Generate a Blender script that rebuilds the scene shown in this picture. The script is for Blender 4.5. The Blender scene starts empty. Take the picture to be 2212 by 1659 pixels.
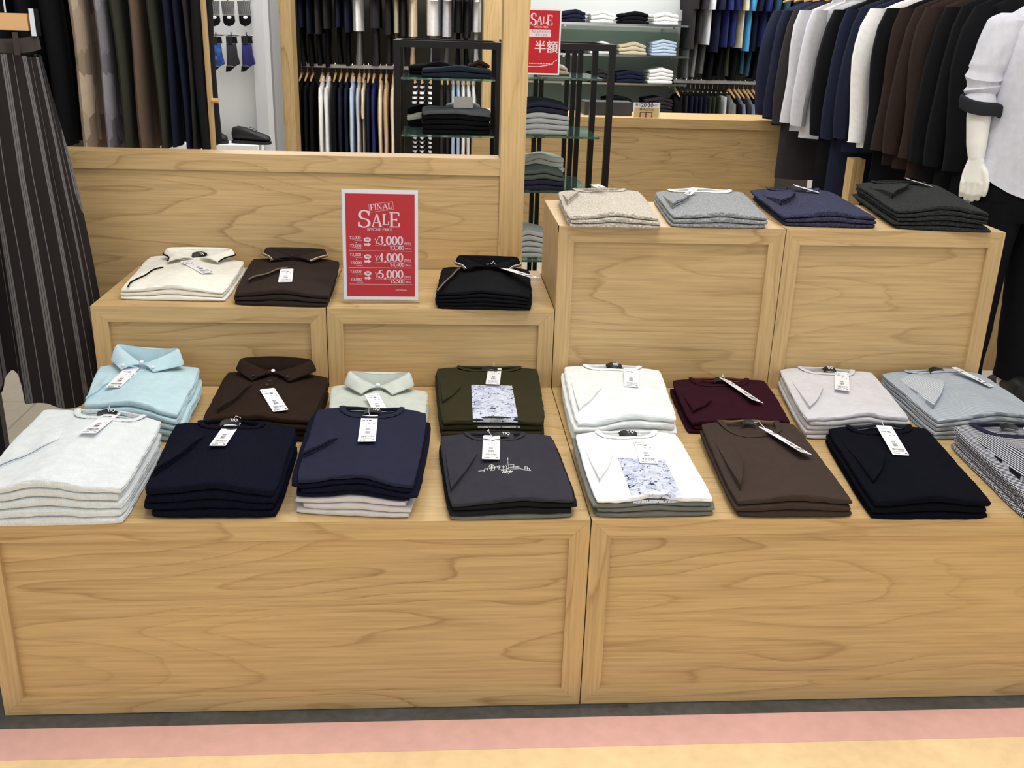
import bpy, bmesh, math, random
import numpy as np
from mathutils import Vector, Matrix, noise
from mathutils.bvhtree import BVHTree
from math import sin, cos, pi, sqrt, exp, radians
random.seed(7)
SC = bpy.context.scene
COL = SC.collection

# ---------------------------------------------------------------- camera
CAMP = Vector((-.3055, -1.7598, 1.3834)); PIT, YAW, ROL, FPX = .3505, -.0781, .0305, 2144.
_f = Vector((-sin(YAW)*cos(PIT), cos(YAW)*cos(PIT), -sin(PIT)))
_r0 = Vector((cos(YAW), sin(YAW), 0)); _u0 = _r0.cross(_f)
_r = _r0*cos(ROL) + _u0*sin(ROL); _u = _u0*cos(ROL) - _r0*sin(ROL)
cd = bpy.data.cameras.new('camera'); cam = bpy.data.objects.new('camera', cd); COL.objects.link(cam)
cd.sensor_width = 36; cd.lens = FPX/2212*36; cd.clip_start = .05
cam.matrix_world = Matrix(((_r.x, _u.x, -_f.x, CAMP.x), (_r.y, _u.y, -_f.y, CAMP.y), (_r.z, _u.z, -_f.z, CAMP.z), (0, 0, 0, 1)))
SC.camera = cam

# ---------------------------------------------------------------- world, lights, exposure
SC.view_settings.view_transform = 'Standard'; SC.view_settings.look = 'None'
SC.view_settings.exposure = 0.0; SC.view_settings.gamma = 1; SC.view_settings.use_curve_mapping = False
W = bpy.data.worlds.new('mall'); SC.world = W; W.use_nodes = True
W.node_tree.nodes['Background'].inputs[0].default_value = (1, .985, .97, 1)
W.node_tree.nodes['Background'].inputs[1].default_value = .95
def area(name, loc, sx, sy, power, col=(1, .992, .98), rot=(0, 0, 0), spread=None):
    l = bpy.data.lights.new(name, 'AREA'); l.shape = 'RECTANGLE'; l.size = sx; l.size_y = sy
    l.energy = power; l.color = col
    if spread: l.spread = spread
    o = bpy.data.objects.new(name, l); COL.objects.link(o); o.location = loc; o.rotation_euler = rot
    return o
area('ceiling_light', (.3, .0, 2.9), .8, .5, 29)
area('ceiling_light', (-.9, .5, 2.9), .8, .5, 13)
area('ceiling_light', (1.4, .9, 2.9), .8, .5, 12)
area('ceiling_light', (0, 2.6, 2.9), 2.5, .6, 24)
area('ceiling_light', (-.3, 4.9, 2.9), 3.6, .5, 62)
area('ceiling_light', (1.9, 4.6, 2.9), 2.0, .5, 46)
area('wall_fill_light', (1.1, 6.1, 2.85), 1.8, .25, 26, rot=(radians(-18), 0, 0))  # these wall fills are added to brighten the back bays and socks wall
area('wall_fill_light', (-.7, 6.0, 2.85), 1.2, .25, 12, rot=(radians(-15), 0, 0))
area('wall_fill_light', (-1.55, 4.75, 2.7), .7, .25, 14, rot=(radians(-22), 0, 0))
area('ceiling_light', (-.1, -1.3, 2.9), 1.1, .5, 15)

# ---------------------------------------------------------------- pixel helpers (2212 x 1659 frame -> points of the place)
def ray(px, py): return _f + _r*((px-1106)/FPX) - _u*((py-829.5)/FPX)
def atz(px, py, z):
    d = ray(px, py); return CAMP + d*((z-CAMP.z)/d.z)
def aty(px, py, y):
    d = ray(px, py); return CAMP + d*((y-CAMP.y)/d.y)
def atx(px, py, x):
    d = ray(px, py); return CAMP + d*((x-CAMP.x)/d.x)

# ---------------------------------------------------------------- colours and materials
def lin(c):
    return c/12.92 if c <= .04045 else ((c+.055)/1.055)**2.4
def rgb(r, g, b, k=1.0): return (lin(r/255)*k, lin(g/255)*k, lin(b/255)*k, 1)
MATS = {}
def mat(name, col, rough=.6, metal=0, spec=.4, **kw):
    if name in MATS: return MATS[name]
    m = bpy.data.materials.new(name); m.use_nodes = True
    p = m.node_tree.nodes['Principled BSDF']
    p.inputs['Base Color'].default_value = col; p.inputs['Roughness'].default_value = rough
    p.inputs['Metallic'].default_value = metal; p.inputs['Specular IOR Level'].default_value = spec
    for k, v in kw.items(): p.inputs[k].default_value = v
    MATS[name] = m
    return m
class NT:
    def __init__(s, m): s.t = m.node_tree; s.n = s.t.nodes; s.p = s.n['Principled BSDF']
    def node(s, typ, **kw):
        n = s.n.new(typ)
        for k, v in kw.items():
            if k.startswith('i_'):
                k = k[2:]; k = int(k) if k.isdigit() else k
                n.inputs[k].default_value = v
            else: setattr(n, k, v)
        return n
    def link(s, a, b): s.t.links.new(a, b)
    def math(s, op, a, b=None):
        n = s.n.new('ShaderNodeMath'); n.operation = op
        for i, v in enumerate((a, b)):
            if v is None: continue
            if isinstance(v, (int, float)): n.inputs[i].default_value = v
            else: s.link(v, n.inputs[i])
        return n.outputs[0]
    def mix(s, f, a, b, mode='MIX'):
        n = s.n.new('ShaderNodeMix'); n.data_type = 'RGBA'; n.blend_type = mode
        for sock, v in ((n.inputs[0], f), (n.inputs[6], a), (n.inputs[7], b)):
            if isinstance(v, (int, float, tuple)): sock.default_value = v
            else: s.link(v, sock)
        return n.outputs[2]
    def ramp(s, f, stops):
        n = s.n.new('ShaderNodeValToRGB'); e = n.color_ramp.elements
        while len(e) < len(stops): e.new(.5)
        for el, (p, c) in zip(e, stops): el.position = p; el.color = c
        s.link(f, n.inputs[0]); return n.outputs[0]
def oak(name, vertical=False, tint=1.0, lines=13.0, base=(199, 170, 122), dark=(152, 120, 74)):
    m = mat(name, (1, 1, 1, 1), .42, spec=.35); t = NT(m)
    g = t.node('ShaderNodeNewGeometry'); oi = t.node('ShaderNodeObjectInfo')
    def mapped(al, ac):
        mp = t.node('ShaderNodeMapping'); mp.inputs['Scale'].default_value = (ac, ac, al) if vertical else (al, ac, ac)
        t.link(g.outputs['Position'], mp.inputs[0]); return mp.outputs[0]
    w = t.math('MULTIPLY', oi.outputs['Random'], 40.)
    n1 = t.node('ShaderNodeTexNoise', noise_dimensions='4D', i_Scale=1., i_Detail=2.6, i_Roughness=.36); t.link(mapped(.95, 6.0), n1.inputs['Vector']); t.link(w, n1.inputs['W'])
    n2 = t.node('ShaderNodeTexNoise', noise_dimensions='4D', i_Scale=1., i_Detail=3., i_Roughness=.6); t.link(mapped(5, 170), n2.inputs['Vector']); t.link(w, n2.inputs['W'])
    n3 = t.node('ShaderNodeTexNoise', noise_dimensions='4D', i_Scale=1., i_Detail=1.); t.link(mapped(1.6, 4.), n3.inputs['Vector']); t.link(w, n3.inputs['W'])
    v = t.math('ADD', t.math('MULTIPLY', n1.outputs[0], lines), t.math('MULTIPLY', n2.outputs[0], .22))
    fr = t.math('FRACT', v)
    ln = t.ramp(fr, [(0, (0, 0, 0, 1)), (.66, (.08,)*3+(1,)), (.87, (.34,)*3+(1,)), (.95, (1, 1, 1, 1)), (1, (0, 0, 0, 1))])
    amt = t.math('MULTIPLY', ln, t.math('ADD', t.math('MULTIPLY', n3.outputs[0], 1.25), -.16))
    c = t.mix(amt, rgb(*base, tint), rgb(*dark, tint))
    st = t.ramp(n2.outputs[0], [(.38, (1.06, 1.05, 1.04, 1)), (.66, (.76, .74, .70, 1))])
    c = t.mix(.75, c, st, 'MULTIPLY')
    tone = t.ramp(n3.outputs[0], [(.3, (1.05, 1.03, .97, 1)), (.7, (.94, .95, .98, 1))])
    c = t.mix(.7, c, tone, 'MULTIPLY')
    t.link(c, t.p.inputs['Base Color'])
    b = t.node('ShaderNodeBump', i_Strength=.08, i_Distance=.002); t.link(n2.outputs[0], b.inputs['Height']); t.link(b.outputs[0], t.p.inputs['Normal'])
    return m
OAKH = oak('oak_horizontal_grain'); OAKV = oak('oak_vertical_grain', True, lines=8)
def fabric(name, c, kind='plain', rough=1.0, c2=None, k=1.0):
    """knit or woven cloth: kind = plain, waffle, rib, bumpy, slub, stripe, patch"""
    if name in MATS: return MATS[name]
    m = mat(name, rgb(*c, k), rough, spec=.06); t = NT(m)
    tc = t.node('ShaderNodeTexCoord'); v = tc.outputs['Object']
    fine = t.node('ShaderNodeTexNoise', i_Scale=900., i_Detail=2.); t.link(v, fine.inputs['Vector'])
    mot = t.node('ShaderNodeTexNoise', i_Scale=45., i_Detail=3.); t.link(v, mot.inputs['Vector'])
    col = t.mix(.5, rgb(*c, k), t.ramp(mot.outputs[0], [(.3, (.88,)*3+(1,)), (.7, (1.1,)*3+(1,))]), 'MULTIPLY')
    h = fine.outputs[0]; st, di = .25, .0008
    if kind == 'waffle':
        sp = t.node('ShaderNodeSeparateXYZ'); t.link(v, sp.inputs[0]); yz = t.math('ADD', sp.outputs[1], sp.outputs[2])
        h = t.math('MULTIPLY', t.math('SINE', t.math('MULTIPLY', t.math('ADD', sp.outputs[0], yz), 1100.)), t.math('SINE', t.math('MULTIPLY', t.math('SUBTRACT', sp.outputs[0], yz), 1100.)))
        st, di = .5, .0016
        col = t.mix(.5, col, t.ramp(t.math('ADD', t.math('MULTIPLY', h, .5), .5), [(.1, (.88,)*3+(1,)), (.6, (1.05,)*3+(1,))]), 'MULTIPLY')
    elif kind == 'bumpy':
        w1 = t.node('ShaderNodeTexVoronoi', i_Scale=150.); t.link(v, w1.inputs['Vector'])
        h = w1.outputs['Distance']; st, di = .9, .004
        col = t.mix(.55, col, t.ramp(w1.outputs['Distance'], [(.1, (1.3,)*3+(1,)), (.6, (.62,)*3+(1,))]), 'MULTIPLY')
    elif kind == 'rib':
        w1 = t.node('ShaderNodeTexWave', i_Scale=70., i_Distortion=.6, bands_direction='Y'); t.link(v, w1.inputs['Vector'])
        h = w1.outputs['Fac']; st, di = .5, .002
    elif kind == 'slub':
        mp = t.node('ShaderNodeMapping'); mp.inputs['Scale'].default_value = (40, 420, 420); t.link(v, mp.inputs[0])
        w1 = t.node('ShaderNodeTexNoise', i_Scale=1., i_Detail=2.); t.link(mp.outputs[0], w1.inputs['Vector'])
        h = w1.outputs[0]; st, di = .6, .002
    elif kind in ('stripe', 'stripev', 'stripez'):
        w1 = t.node('ShaderNodeTexWave', i_Scale={'stripe': 52., 'stripev': 56., 'stripez': 9.}[kind], i_Distortion=1.4 if kind != 'stripez' else .8, i_Detail=1.,
                    bands_direction={'stripe': 'Y', 'stripev': 'X', 'stripez': 'Z'}[kind]); w1.inputs['Detail Scale'].default_value = .5
        t.link(v, w1.inputs['Vector'])
        col = t.mix(t.ramp(w1.outputs['Fac'], [(.5, (0, 0, 0, 1)), (.62, (1, 1, 1, 1))]), col, rgb(*c2, k))
    elif kind == 'patch':
        mp = t.node('ShaderNodeMapping'); mp.inputs['Scale'].default_value = (15, 15, 9); t.link(v, mp.inputs[0])
        w1 = t.node('ShaderNodeTexVoronoi', distance='CHEBYCHEV', i_Scale=1.); t.link(mp.outputs[0], w1.inputs['Vector'])
        hs = t.node('ShaderNodeSeparateColor'); t.link(w1.outputs['Color'], hs.inputs[0])
        col = t.mix(hs.outputs[0], col, rgb(*c2, k))
    t.link(col, t.p.inputs['Base Color'])
    b = t.node('ShaderNodeBump', i_Strength=st, i_Distance=di); t.link(h, b.inputs['Height']); t.link(b.outputs[0], t.p.inputs['Normal'])
    return m
def plain(name, c, **kw): return mat(name, rgb(*c), **kw)
BLACKM = plain('black_steel', (22, 20, 20), rough=.35, metal=.3)
CHROME = mat('chrome', (.75, .75, .76, 1), .18, 1.0)
WOODH = plain('hanger_wood', (214, 172, 120), rough=.4)
TAGW = plain('tag_card', (238, 240, 246), rough=.45)
TAGI = plain('tag_print', (120, 122, 130), rough=.6)
TAGD = plain('tag_print_dark', (70, 72, 80), rough=.6)
STRING = plain('tag_string', (226, 226, 222), rough=.6)
LBL = plain('neck_label_black', (14, 14, 18), rough=.5)
LBLT = plain('neck_label_thread', (235, 235, 240), rough=.6)
GLASS = mat('green_edge_glass', (.35, .62, .52, 1), .04, **{'Transmission Weight': .9, 'IOR': 1.45})
ACRYL = mat('clear_acrylic', (.97, .98, 1, 1), .05, **{'Transmission Weight': 1.0, 'IOR': 1.2})

# ---------------------------------------------------------------- mesh helpers
class MB:
    def __init__(s): s.v = []; s.f = []; s.m = []
    def add(s, vs, fs, mi=0):
        o = len(s.v); s.v += [tuple(p) for p in vs]
        for f in fs: s.f.append(tuple(i+o for i in f)); s.m.append(mi)
        return s
    def box(s, x0, y0, z0, x1, y1, z1, mi=0):
        return s.add([(x, y, z) for z in (z0, z1) for y in (y0, y1) for x in (x0, x1)],
                     [(0, 2, 3, 1), (4, 5, 7, 6), (0, 1, 5, 4), (2, 6, 7, 3), (0, 4, 6, 2), (1, 3, 7, 5)], mi)
    def obox(s, c, ax, ay, az, mi=0):
        """box from centre and three half-axis vectors"""
        c, ax, ay, az = map(Vector, (c, ax, ay, az))
        return s.add([c+ax*i+ay*j+az*k for k in (-1, 1) for j in (-1, 1) for i in (-1, 1)],
                     [(0, 2, 3, 1), (4, 5, 7, 6), (0, 1, 5, 4), (2, 6, 7, 3), (0, 4, 6, 2), (1, 3, 7, 5)], mi)
    def prism(s, pts, y0, y1, mi=0):
        """polygon in xz extruded in y"""
        n = len(pts)
        return s.add([(p[0], y0, p[1]) for p in pts]+[(p[0], y1, p[1]) for p in pts],
                     [tuple(range(n)), tuple(range(2*n-1, n-1, -1))]+[(i, i+n, (i+1) % n+n, (i+1) % n) for i in range(n)], mi)
    def grid(s, P, closed=False, mi=0):
        """P[i][j] rows of points"""
        n, m = len(P), len(P[0]); o = []
        for i in range(n-1):
            for j in range(m if closed else m-1):
                a = i*m+j; b = i*m+(j+1) % m; o.append((a, b, b+m, a+m))
        return s.add([p for r in P for p in r], o, mi)
    def loft(s, rings, cap=True, mi=0):
        m = len(rings[0]); s.grid(rings, True, mi); base = len(s.v)-m*len(rings)
        if cap:
            s.f.append(tuple(base+i for i in range(m))[::-1]); s.m.append(mi)
            e = len(s.v)-m; s.f.append(tuple(e+i for i in range(m))); s.m.append(mi)
        return s
    def tube(s, pts, r, seg=6, mi=0, flat=1.0, up=(0, 0, 1)):
        pts = [Vector(p) for p in pts]; R = []
        for i, p in enumerate(pts):
            d = (pts[min(i+1, len(pts)-1)]-pts[max(i-1, 0)])
            d = d.normalized() if d.length > 1e-9 else Vector((0, 0, 1))
            a = d.cross(Vector(up))
            if a.length < 1e-3: a = d.cross(Vector((1, 0, 0)))
            a.normalize(); b = a.cross(d)
            rr = r[i] if isinstance(r, (list, tuple)) else r
            R.append([p+a*(rr*cos(2*pi*k/seg))+b*(rr*flat*sin(2*pi*k/seg)) for k in range(seg)])
        return s.loft(R, True, mi)
    def build(s, name, mats, parent=None, smooth=True, origin=None, angle=40):
        me = bpy.data.meshes.new(name)
        vs = s.v
        if origin is not None: vs = [(p[0]-origin[0], p[1]-origin[1], p[2]-origin[2]) for p in s.v]
        me.from_pydata([tuple(p) for p in vs], [], s.f)
        if not isinstance(mats, (list, tuple)): mats = [mats]
        for m in mats: me.materials.append(m)
        for p, mi in zip(me.polygons, s.m): p.material_index = mi
        bm = bmesh.new(); bm.from_mesh(me); bmesh.ops.recalc_face_normals(bm, faces=bm.faces)
        if smooth:
            for f in bm.faces: f.smooth = True
            a = radians(angle)
            for e in bm.edges:
                if len(e.link_faces) == 2 and e.calc_face_angle(0) > a: e.smooth = False
        bm.to_mesh(me); bm.free()
        o = bpy.data.objects.new(name, me); COL.objects.link(o)
        if parent is not None:
            o.parent = parent
            if origin is None: o.location = -Vector(parent_world(parent))
            else: o.location = Vector(origin)-Vector(parent_world(parent))
        elif origin is not None: o.location = origin
        return o
def parent_world(o):
    p = Vector(o.location)
    while o.parent: o = o.parent; p += Vector(o.location)
    return p
def thing(name, loc, label=None, cat=None, group=None):
    o = bpy.data.objects.new(name, None); COL.objects.link(o); o.location = loc; o.empty_display_size = .05
    tag(o, label, cat, group); return o
def tag(o, label=None, cat=None, group=None, kind=None):
    if label: o['label'] = label
    if cat: o['category'] = cat
    if group: o['group'] = group
    if kind: o['kind'] = kind
    return o
def struct(name, mb, m, label=None, **kw):
    o = mb.build(name, m, None, **kw); o['kind'] = 'structure'
    if label: o['label'] = label
    return o
ORD = ['first', 'second', 'third', 'fourth', 'fifth', 'sixth', 'seventh', 'eighth', 'ninth', 'tenth', 'eleventh', 'twelfth', 'thirteenth',
       'fourteenth', 'fifteenth', 'sixteenth', 'seventeenth', 'eighteenth', 'nineteenth', 'twentieth', 'twenty-first', 'twenty-second', 'twenty-third', 'twenty-fourth', 'twenty-fifth', 'twenty-sixth']

# ---------------------------------------------------------------- lettering built from strokes (broad verticals, hairline horizontals)
def arc(cx, cy, rx, ry, a0, a1, n=14): return [(cx+rx*cos(radians(a0+(a1-a0)*i/n)), cy+ry*sin(radians(a0+(a1-a0)*i/n))) for i in range(n+1)]
GL = {
 'A': (.78, [[(.06, 0), (.38, 1)], 'T', [(.38, 1), (.70, 0)], [(.17, .32), (.58, .32)], [(0, 0), (.2, 0)], [(.52, 0), (.82, 0)]]),
 'L': (.62, [[(.16, 0), (.16, 1)], [(.02, 1), (.34, 1)], [(.02, 0), (.58, 0)], [(.56, 0), (.58, .3)]]),
 'E': (.68, [[(.16, 0), (.16, 1)], [(.02, 1), (.6, 1)], [(.02, 0), (.62, 0)], [(.16, .5), (.46, .5)], [(.6, 1), (.6, .76)], [(.62, 0), (.63, .27)], [(.46, .4), (.46, .6)]]),
 'F': (.62, [[(.16, 0), (.16, 1)], [(.02, 1), (.58, 1)], [(.02, 0), (.34, 0)], [(.16, .5), (.44, .5)], [(.58, 1), (.58, .76)]]),
 'I': (.34, [[(.17, 0), (.17, 1)], [(.03, 1), (.31, 1)], [(.03, 0), (.31, 0)]]),
 'N': (.84, ['t', [(.14, 0), (.14, 1)], 'T', [(.14, 1), (.68, 0)], 't', [(.68, 0), (.68, 1)], [(.0, 1), (.2, 1)], [(.02, 0), (.28, 0)], [(.55, 1), (.82, 1)]]),
 'S': (.62, [arc(.31, .75, .24, .25, 30, 250)[::1]+arc(.29, .25, .27, .25, 80, -150), [(.54, .72), (.54, .98)], [(.03, .03), (.03, .3)]]),
 'P': (.62, [[(.16, 0), (.16, 1)], [(.02, 1), (.3, 1)], [(.02, 0), (.34, 0)], arc(.3, .75, .26, .25, 90, -90), [(.16, .5), (.3, .5)]]),
 'C': (.68, [arc(.37, .5, .33, .5, 40, 320), [(.62, .7), (.62, .98)]]),
 'R': (.7, [[(.16, 0), (.16, 1)], [(.02, 1), (.3, 1)], [(.02, 0), (.34, 0)], arc(.3, .76, .24, .24, 90, -90), [(.16, .52), (.3, .52)], [(.36, .52), (.6, 0)], [(.6, 0), (.7, 0)]]),
 '0': (.6, [arc(.28, .5, .23, .5, 0, 360, 20)]),
 '2': (.56, [arc(.26, .74, .22, .26, 170, -10)+[(.4, .5), (.04, .03)], [(.04, .02), (.5, .02)], [(.5, .02), (.52, .22)]]),
 '3': (.56, [arc(.25, .76, .2, .24, 160, -90), arc(.24, .27, .24, .27, 90, -165)]),
 '4': (.6, [[(.38, 0), (.38, 1)], [(.38, 1), (.02, .28)], [(.02, .28), (.54, .28)], [(.24, 0), (.52, 0)]]),
 '5': (.56, [arc(.24, .31, .24, .31, 120, -165), [(.1, .55), (.12, 1)], [(.12, .98), (.46, .98)]]),
 ',': (.26, [[(.12, .08), (.14, -.02), (.06, -.18)]]),
 '.': (.24, [[(.1, .1), (.1, 0)]]),
 '\u00a5': (.64, [[(.04, 1), (.3, .5)], [(.56, 1), (.3, .5)], [(.3, .5), (.3, 0)], [(.12, .4), (.48, .4)], [(.12, .24), (.48, .24)], [(.18, 0), (.42, 0)], [(-.02, 1), (.18, 1)], [(.44, 1), (.62, 1)]]),
 '+': (.6, [[(.3, .1), (.3, .7)], [(.05, .4), (.55, .4)]]), ' ': (.3, []),
 'T': (.66, [[(.33, 0), (.33, 1)], [(.02, 1), (.64, 1)], [(.2, 0), (.46, 0)], [(.02, 1), (.02, .78)], [(.64, 1), (.64, .78)]])}
def letters(mb, text, x, z, h, y=0., thick=.17, thin=.065, width=None, track=.04, yt=.0006, rot=0, mi=0):
    """serif lettering in the xz plane at depth y, facing -y"""
    adv = sum(GL[c][0]+track for c in text)
    sx = h if width is None else width/adv
    k0, rr = 0, rot
    cx = 0.
    for c in text:
        w, st = GL[c]; mode = None
        for s_ in st:
            if isinstance(s_, str): mode = s_; continue
            P = [(x+(cx+p[0])*sx, z+p[1]*h) for p in s_]
            L = []; Rr = []
            for i, p in enumerate(P):
                a = P[max(i-1, 0)]; b = P[min(i+1, len(P)-1)]
                dx, dz = b[0]-a[0], b[1]-a[1]; l = sqrt(dx*dx+dz*dz) or 1
                dx /= l; dz /= l
                wd = (thin+(thick-thin)*abs(dz)**1.5)*h*.5
                if len(s_) == 2 and abs(s_[0][1]-s_[1][1]) < .35 and abs(s_[0][0]-s_[1][0]) < .1 and c not in ',.': wd = thin*h*.8
                if mode == 't': wd = thin*h*.5
                if c == 'A' and s_[0] == (.06, 0): wd = thin*h*.55
                if c == '4' and s_[0] == (.38, 1): wd = thin*h*.55
                if c == '\u00a5': wd *= .6
                L.append((p[0]-dz*wd, p[1]+dx*wd)); Rr.append((p[0]+dz*wd, p[1]-dx*wd))
            for i in range(len(P)-1):
                q = [L[i], L[i+1], Rr[i+1], Rr[i]]
                if rot: q = [(x+(a-x)*cos(rot)-(b-z)*sin(rot), z+(a-x)*sin(rot)+(b-z)*cos(rot)) for a, b in q]
                mb.prism(q, y-yt, y, mi)
        cx += w+track
    return adv*sx
def font_mesh(text, size, align='CENTER', bold=0.0, ext=.0004):
    cu = bpy.data.curves.new('txt', 'FONT'); cu.body = text; cu.size = size; cu.align_x = align; cu.align_y = 'CENTER'
    cu.extrude = ext; cu.offset = bold; cu.resolution_u = 3
    o = bpy.data.objects.new('txt', cu); COL.objects.link(o)
    dg = bpy.context.evaluated_depsgraph_get(); me = bpy.data.meshes.new_from_object(o.evaluated_get(dg))
    vs = [tuple(v.co) for v in me.vertices]; fs = [tuple(p.vertices) for p in me.polygons]
    bpy.data.objects.remove(o); bpy.data.meshes.remove(me); bpy.data.curves.remove(cu)
    return vs, fs
def put_text(mb, text, size, org, ex, ez, sx=1., mi=0, bold=0., align='CENTER', ext=.0003):
    """flat text on a plane with right vector ex and up vector ez"""
    vs, fs = font_mesh(text, size, align, bold, ext)
    org, ex, ez = Vector(org), Vector(ex), Vector(ez); en = ex.cross(ez)
    mb.add([org+ex*(v[0]*sx)+ez*v[1]+en*v[2] for v in vs], fs, mi)

# ================================================================ THE SETTING
H1, H2, H3, D1, D2, D3 = .448, .666, .892, .764, 1.206, 1.154
def speckle(name, c, amt=.12, sc=60, joints=None, rough=.35):
    m = mat(name, rgb(*c), rough, spec=.4); t = NT(m)
    g = t.node('ShaderNodeNewGeometry')
    n = t.node('ShaderNodeTexNoise', i_Scale=sc, i_Detail=4.); t.link(g.outputs['Position'], n.inputs['Vector'])
    n2 = t.node('ShaderNodeTexNoise', i_Scale=sc*.12, i_Detail=3.); t.link(g.outputs['Position'], n2.inputs['Vector'])
    r = t.ramp(n.outputs[0], [(.3, (1-amt,)*3+(1,)), (.7, (1+amt,)*3+(1,))])
    r2 = t.ramp(n2.outputs[0], [(.3, (1-amt,)*3+(1,)), (.7, (1+amt,)*3+(1,))])
    c2 = t.mix(1., rgb(*c), r, 'MULTIPLY'); c2 = t.mix(1., c2, r2, 'MULTIPLY')
    if joints:
        br = t.node('ShaderNodeTexBrick', offset=.0, squash=1., i_Scale=1., **{'i_Mortar Size': .004, 'i_Brick Width': joints, 'i_Row Height': joints})
        br.inputs['Color1'].default_value = (1, 1, 1, 1); br.inputs['Color2'].default_value = (1, 1, 1, 1); br.inputs['Mortar'].default_value = (.72, .7, .66, 1)
        t.link(g.outputs['Position'], br.inputs['Vector']); c2 = t.mix(1., c2, br.outputs['Color'], 'MULTIPLY')
    t.link(c2, t.p.inputs['Base Color']); return m
# floor: greige tiles in the shop, then a dark, a pink and a tan band along the aisle
struct('floor', MB().box(-4.2, .9, -.03, 4.2, 7.2, 0), speckle('floor_shop', (184, 176, 160), .05, 40, .45), smooth=False)
DARKF = speckle('floor_dark2', (80, 82, 82), .2, 50)
struct('floor_dark', MB().box(-4.2, -.041, -.03, 4.2, .9, .0012), DARKF, smooth=False, label='dark grey stone floor band under the front display boxes')
struct('floor_pink', MB().box(-4.2, -.133, -.03, 4.2, -.041, .0008), speckle('floor_pink', (222, 178, 170), .05, 30), smooth=False, label='pink floor band along the aisle')
struct('floor_tan', MB().box(-4.2, -3.2, -.03, 4.2, -.133, .0), speckle('floor_tan', (238, 210, 164), .07, 30), smooth=False, label='tan speckled aisle floor')
WALLM = plain('wall_grey', (150, 148, 140), rough=.8)
WALLD = plain('wall_dark_taupe', (96, 90, 82), rough=.8)
WHITEP = plain('white_panel', (240, 242, 242), rough=.5)
GREYP = plain('grey_pillar_paint', (196, 198, 202), rough=.7)
struct('wall_back', MB().box(-4.2, 7.0, 0, 4.2, 7.1, 3.0), WALLD, smooth=False)
struct('wall_left', MB().box(-4.3, 1.0, 0, -4.2, 7.1, 3.0), WALLM, smooth=False)
struct('wall_right', MB().box(4.2, 1.0, 0, 4.3, 7.1, 3.0), WALLM, smooth=False)
struct('ceiling', MB().box(-4.3, -3.2, 3.0, 4.3, 7.1, 3.1), plain('ceiling_white', (232, 230, 224), rough=.8), smooth=False)

# ---------------------------------------------------------------- wooden display boxes
def mitred(mb, x0, z0, x1, z1, w, y0, y1):
    """returns four frame pieces (top, bottom, left, right) as polygons"""
    return dict(top=[(x0, z1), (x1, z1), (x1-w, z1-w), (x0+w, z1-w)], bottom=[(x0, z0), (x1, z0), (x1-w, z0+w), (x0+w, z0+w)],
                left=[(x0, z0), (x0, z1), (x0+w, z1-w), (x0+w, z0+w)], right=[(x1, z0), (x1, z1), (x1-w, z1-w), (x1-w, z0+w)])
def display_box(x0, x1, y0, y1, z0, z1, label, group, w=.041):
    g = .0012; x0 += g; x1 -= g
    t = thing('display_box', ((x0+x1)/2, y0, z0), label, 'display box', group)
    b = MB().box(x0, y0+.02, z0, x1, y1, z1-.018)
    b.build('carcass', OAKV, t, smooth=False)
    MB().box(x0, y0, z1-.018, x1, y1, z1).build('top_board', OAKH, t, smooth=False)
    MB().box(x0+w-.002, y0+.010, z0+w-.002, x1-w+.002, y0+.02, z1-w+.002).build('front_panel', OAKH, t, smooth=False)
    fr = mitred(None, x0, z0, x1, z1-.0004, w, 0, 0)
    for k, n in (('top', 'frame_rail'), ('bottom', 'frame_rail'), ('left', 'frame_stile'), ('right', 'frame_stile')):
        P = fr[k]
        cx = sum(p[0] for p in P)/4; cz = sum(p[1] for p in P)/4
        P = [(p[0]+(.0003 if p[0] < cx else -.0003)*(k in ('top', 'bottom')), p[1]) for p in P]
        MB().prism(P, y0-.0006, y0+.02).build(n, OAKH if k in ('top', 'bottom') else OAKV, t, smooth=False)
    return t
G1 = 'low oak display boxes in the front row'
display_box(-1.2, 0, 0, D1, .003, H1, 'wide low oak box in front, under the white waffle tees', G1)
display_box(0, 1.2, 0, D1, .003, H1, 'wide low oak box in front, under the striped knits', G1)
G2 = 'raised oak display boxes behind the front row'
display_box(-1.2, -.6, D1+.001, D2, .003, H2, 'raised oak box carrying the white trimmed polo stack', G2)
display_box(-.6, 0, D1+.001, D2, .003, H2, 'raised oak box carrying the red sale sign', G2)
display_box(0, .6, D1+.001, D3, .003, H3, 'tallest oak box carrying the beige and grey knits', G2)
display_box(.6, 1.2, D1+.001, D3, .003, H3, 'tallest oak box carrying the navy and charcoal knits', G2)

# low partition wall with its post, directly behind the left raised boxes
t = thing('partition_screen', (-.9, D2+.01, 0), 'waist-high oak partition with a tall post at its right end', 'partition')
py = D2+.003
MB().box(-1.42, py+.008, 0, -.1285, py+.06, .951).build('panel', OAKH, t, smooth=False)
MB().box(-1.42, py, .951, -.129, py+.09, 1.0).build('cap_rail', OAKH, t, smooth=False)
MB().box(-.128, py-.001, 0, -.055, py+.09, 2.95).build('post', OAKV, t, smooth=False)
# far counter panel (right), lower than eye level, base on the floor
t = thing('counter', (1.0, 4.45, 0), 'long oak counter front standing far behind the black rack', 'counter')
MB().box(-.1, 4.49, .06, 1.82, 4.9, .79).build('panel', OAKH, t, smooth=False)
MB().box(-.1, 4.46, .79, 1.82, 4.92, .845).build('top_rail', OAKH, t, smooth=False)
MB().box(-.1, 4.46, 0, 1.82, 4.9, .06).build('plinth_board', OAKH, t, smooth=False)

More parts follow.
